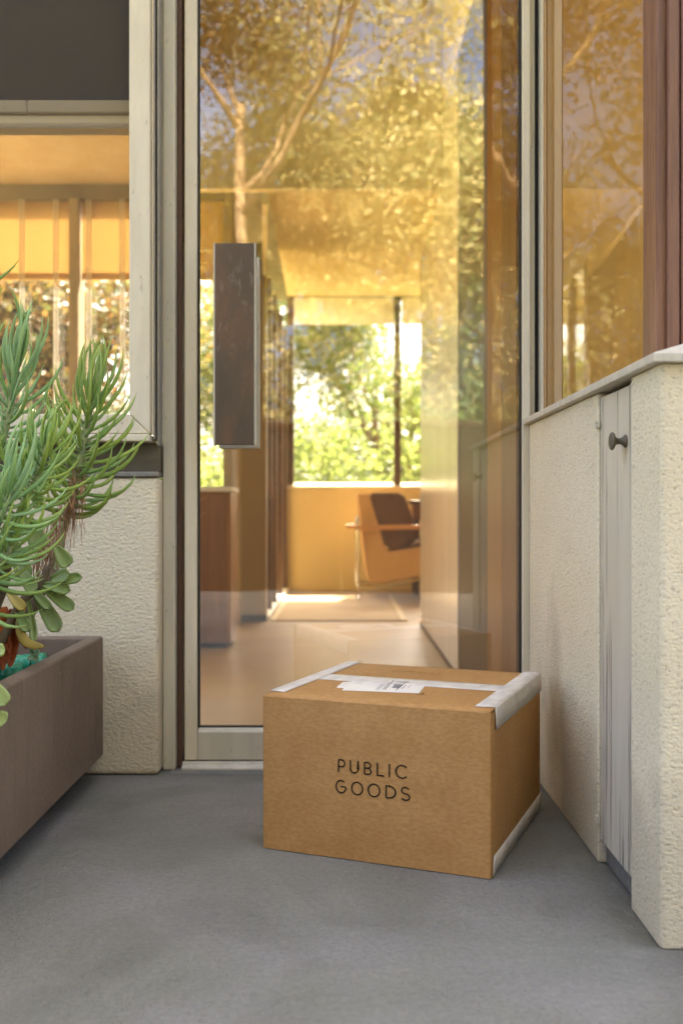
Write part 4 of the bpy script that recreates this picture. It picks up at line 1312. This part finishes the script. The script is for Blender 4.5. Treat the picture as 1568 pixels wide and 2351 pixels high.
# ------------------------------------------------------------------ trees
def tree(name, label, loc, height, spread, mat, bark, n_leaf, leaf, seed, first=0.35, trunk_r=0.1, lean=(0, 0), droop=0.0, group=None, low=0.25):
    rd = random.Random(seed)
    gen = np.random.default_rng(seed)
    t = thing(name, label, 'tree', loc, group)
    base = Vector(loc)
    mb = MB()
    tips = []
    def limb(p_, d_, L_, r_, depth):
        n = 5
        pts, rads = [p_.copy()], [r_]
        q = p_.copy()
        dd = d_.copy()
        for i in range(n):
            dd = (dd + Vector((rd.uniform(-.22, .22), rd.uniform(-.22, .22), rd.uniform(-.06, .16)))).normalized()
            q = q + dd * L_ / n
            pts.append(q.copy())
            rads.append(r_ * (1 - 0.45 * (i + 1) / n))
        mb.tube(pts, rads, 9 if depth == 0 else 6)
        if depth >= 3:
            tips.extend(pts[2:])
            return
        kids = rd.randint(3, 4) if depth else rd.randint(4, 6)
        for k in range(kids):
            f = rd.uniform(first if depth == 0 else 0.35, 1.0)
            i = min(int(f * n), n - 1)
            o_ = pts[i].lerp(pts[i + 1], f * n - i)
            ang = rd.uniform(0, 6.28)
            side = Vector((math.cos(ang), math.sin(ang), rd.uniform(0.1, 0.8)))
            nd = (dd * 0.55 + side * 0.9).normalized()
            limb(o_, nd, L_ * rd.uniform(.5, .72) * (spread if depth == 0 else 1), rads[i] * rd.uniform(.5, .68), depth + 1)
        if depth >= 1:
            tips.append(q)
    limb(base + Vector((0, 0, -0.05)), Vector((lean[0], lean[1], 1)).normalized(), height * 0.62, trunk_r, 0)
    mb.build('trunk', M[bark], t, smooth=True)
    T = np.array([tuple(v) for v in tips])
    T = T[T[:, 2] > base.z + low]
    leaf_mesh(t, T, n_leaf, leaf, gen, mat, height * (0.045 if loc[1] < 0 else 0.06), droop)
    return t

def leaf_mesh(t, T, n_leaf, leaf, gen, mat, sig, droop):
    idx = gen.integers(0, len(T), n_leaf)
    P = T[idx] + gen.normal(0, 1, (n_leaf, 3)) * sig * np.array([1, 1, 0.8])
    P[:, 2] = np.maximum(P[:, 2], -0.1)
    d = gen.normal(0, 1, (n_leaf, 3))
    d[:, 2] -= droop
    d /= np.linalg.norm(d, axis=1, keepdims=True)
    s = np.cross(d, gen.normal(0, 1, (n_leaf, 3)))
    s /= np.linalg.norm(s, axis=1, keepdims=True)
    L = leaf * gen.uniform(.6, 1.3, (n_leaf, 1))
    W = L * gen.uniform(.26, .42, (n_leaf, 1))
    V = np.stack([P, P + d * L * .5 + s * W, P + d * L, P + d * L * .5 - s * W], 1).reshape(-1, 3)
    base = np.array(tuple(ROOT[t.name]))
    me = bpy.data.meshes.new('crown')
    me.vertices.add(n_leaf * 4)
    me.vertices.foreach_set('co', (V - base).astype(np.float32).ravel())
    me.loops.add(n_leaf * 4)
    me.loops.foreach_set('vertex_index', np.arange(n_leaf * 4, dtype=np.int32))
    me.polygons.add(n_leaf)
    me.polygons.foreach_set('loop_start', np.arange(0, n_leaf * 4, 4, dtype=np.int32))
    me.update(calc_edges=True)
    tone = np.clip(gen.normal(.5, .22, n_leaf), 0, 1)
    at_ = me.attributes.new('tone', 'FLOAT', 'FACE')
    at_.data.foreach_set('value', tone.astype(np.float32))
    me.materials.append(M[mat])
    o = bpy.data.objects.new('crown', me)
    COL.objects.link(o)
    o.parent = t
    o['kind'] = 'stuff'
    return o

def shrub(name, label, loc, rx, ry, rz, mat, n_leaf, leaf, seed, group=None):
    gen = np.random.default_rng(seed)
    t = thing(name, label, 'shrub', loc, group)
    rd = random.Random(seed)
    mb = MB()
    tips = []
    for k in range(26):
        a = rd.uniform(0, 6.28)
        e = Vector(loc) + Vector((rx * math.cos(a) * rd.random() ** .5, ry * math.sin(a) * rd.random() ** .5, rz * rd.uniform(.35, 1)))
        b0 = Vector(loc) + Vector((rd.uniform(-.1, .1), rd.uniform(-.1, .1), 0))
        m_ = b0.lerp(e, .5) + Vector((0, 0, .1 * rz))
        mb.tube([b0, m_, e], [.02, .014, .005], 5)
        for f in (.4, .6, .8, 1):
            tips.append(b0.lerp(e, f))
    mb.build('stems', M['bark_dark'], t, smooth=True)
    leaf_mesh(t, np.array([tuple(v) for v in tips]), n_leaf, leaf, gen, mat, rz * .14, 0.2)
    return t

# behind the camera: what the panes reflect
tree('shade_tree', 'tall tree with pale sunlit trunk mirrored in the door pane', (-0.95, -6.2, -0.16), 9.6, 0.95, 'crown_olive', 'bark', 50000, 0.07, 21, 0.66, 0.10, (0.05, 0), 1.2, None, 1.9)
tree('shade_tree', 'spreading olive tree mirrored beside the pale trunk', (3.4, -8.6, -0.16), 8.8, 1.05, 'crown_olive', 'bark_dark', 30000, 0.085, 35, 0.35, 0.13, (-0.1, 0), 0.8, None, 1.2)
tree('shade_tree', 'rust coloured tree mirrored in the side pane', (-4.6, -8.4, -0.16), 8.0, 1.05, 'crown_rust', 'bark_dark', 30000, 0.085, 44, 0.35, 0.12, (0.08, 0), 0.8, None, 1.2)
shrub('hedge_shrub', 'dark leafy shrub mirrored low in the door pane', (1.6, -7.6, -0.16), 1.6, 0.9, 2.6, 'crown_dark', 12000, 0.10, 51)
shrub('hedge_shrub', 'green rounded shrub beyond the terrace behind the viewpoint', (-2.2, -9.0, -0.16), 1.8, 1.0, 2.2, 'crown_dark', 12000, 0.10, 52)
# the garden seen through the house
tree('garden_tree', 'sunlit green tree filling the far window', (0.8, 19.0, -0.16), 5.0, 1.25, 'crown_green', 'bark_dark', 30000, 0.085, 61, 0.2, 0.10, (0, 0), 0.4, None, 0.4)
tree('garden_tree', 'bright green tree left of the one in the far window', (-2.0, 20.5, -0.16), 5.4, 1.2, 'crown_green', 'bark_dark', 30000, 0.085, 62, 0.2, 0.10, (0, 0), 0.4, None, 0.4)
tree('garden_tree', 'rust and olive tree seen under the amber blinds', (-3.6, 12.6, -0.16), 4.6, 1.2, 'crown_rust', 'bark_dark', 56000, 0.08, 63, 0.2, 0.10, (0, 0), 0.4, None, 0.4)
tree('garden_tree', 'green tree behind the rust coloured one in the garden', (-6.6, 14.4, -0.16), 5.0, 1.2, 'crown_green', 'bark_dark', 30000, 0.085, 64, 0.2, 0.10, (0, 0), 0.4, None, 0.4)
shrub('garden_shrub', 'pale green hedge shrub below the far window', (0.8, 11.4, -0.16), 2.4, 0.8, 1.6, 'crown_green', 24000, 0.08, 71)
shrub('garden_shrub', 'yellow green shrub outside the living room window', (-2.4, 8.4, -0.16), 1.8, 0.8, 1.3, 'crown_green', 22000, 0.07, 72)
shrub('garden_shrub', 'tall rust tinted shrub outside the living room window', (-4.4, 10.2, -0.16), 2.4, 0.8, 3.2, 'crown_rust', 44000, 0.08, 73)
shrub('garden_shrub', 'tall green shrub behind the hedge below the far window', (-0.8, 23.5, -0.16), 3.8, 1.2, 3.2, 'crown_green', 36000, 0.10, 74)
shrub('garden_shrub', 'tall bushy shrub behind the green tree in the far window', (3.6, 23.0, -0.16), 3.8, 1.2, 3.4, 'crown_green', 36000, 0.10, 75)
shrub('garden_shrub', 'broad green shrub at the far side of the garden', (-6.5, 19.5, -0.16), 3.6, 1.2, 3.4, 'crown_green', 36000, 0.10, 76)
shrub('hedge_shrub', 'broad dark shrub at the foot of the rust coloured tree', (-5.4, -10.5, -0.16), 3.0, 1.2, 3.2, 'crown_dark', 26000, 0.10, 77)
shrub('hedge_shrub', 'broad olive shrub at the foot of the spreading olive tree', (4.6, -10.5, -0.16), 3.0, 1.2, 3.4, 'crown_dark', 26000, 0.10, 78)
tree('shade_tree', 'olive green tree standing behind the pale trunk', (-1.6, -11.0, -0.16), 6.4, 1.3, 'crown_olive', 'bark_dark', 44000, 0.09, 81, 0.12, 0.12, (0, 0), 0.8, None, 0.3)
tree('shade_tree', 'yellowing tree standing between two dark shrubs', (1.7, -12.0, -0.16), 7.2, 1.3, 'crown_olive', 'bark_dark', 46000, 0.09, 82, 0.12, 0.12, (0, 0), 0.8, None, 0.3)
gw = thing('garden_wall', 'dark stained garden wall across the terrace facing the house', 'wall', (0, -3.4, 0))
for k in range(14):
    bx('board', M['dark_panel'], gw, -7.0 + k * 1.0, -6.005 + k * 1.0, -3.46, -3.40 + 0.004 * (k % 3), -0.14, 1.40, 0.004)
bx('coping', M['dark_frame'], gw, -7.0, 7.0, -3.49, -3.37, 1.401, 1.45, 0.004)
shrub('hedge_shrub', 'olive shrub rising above the dark garden wall by the pale trunk', (-0.4, -8.4, -0.16), 2.2, 1.0, 3.6, 'crown_olive', 30000, 0.08, 91)
shrub('hedge_shrub', 'tall dark shrub rising above the dark garden wall', (2.3, -9.4, -0.16), 2.2, 1.0, 4.0, 'crown_dark', 30000, 0.08, 92)
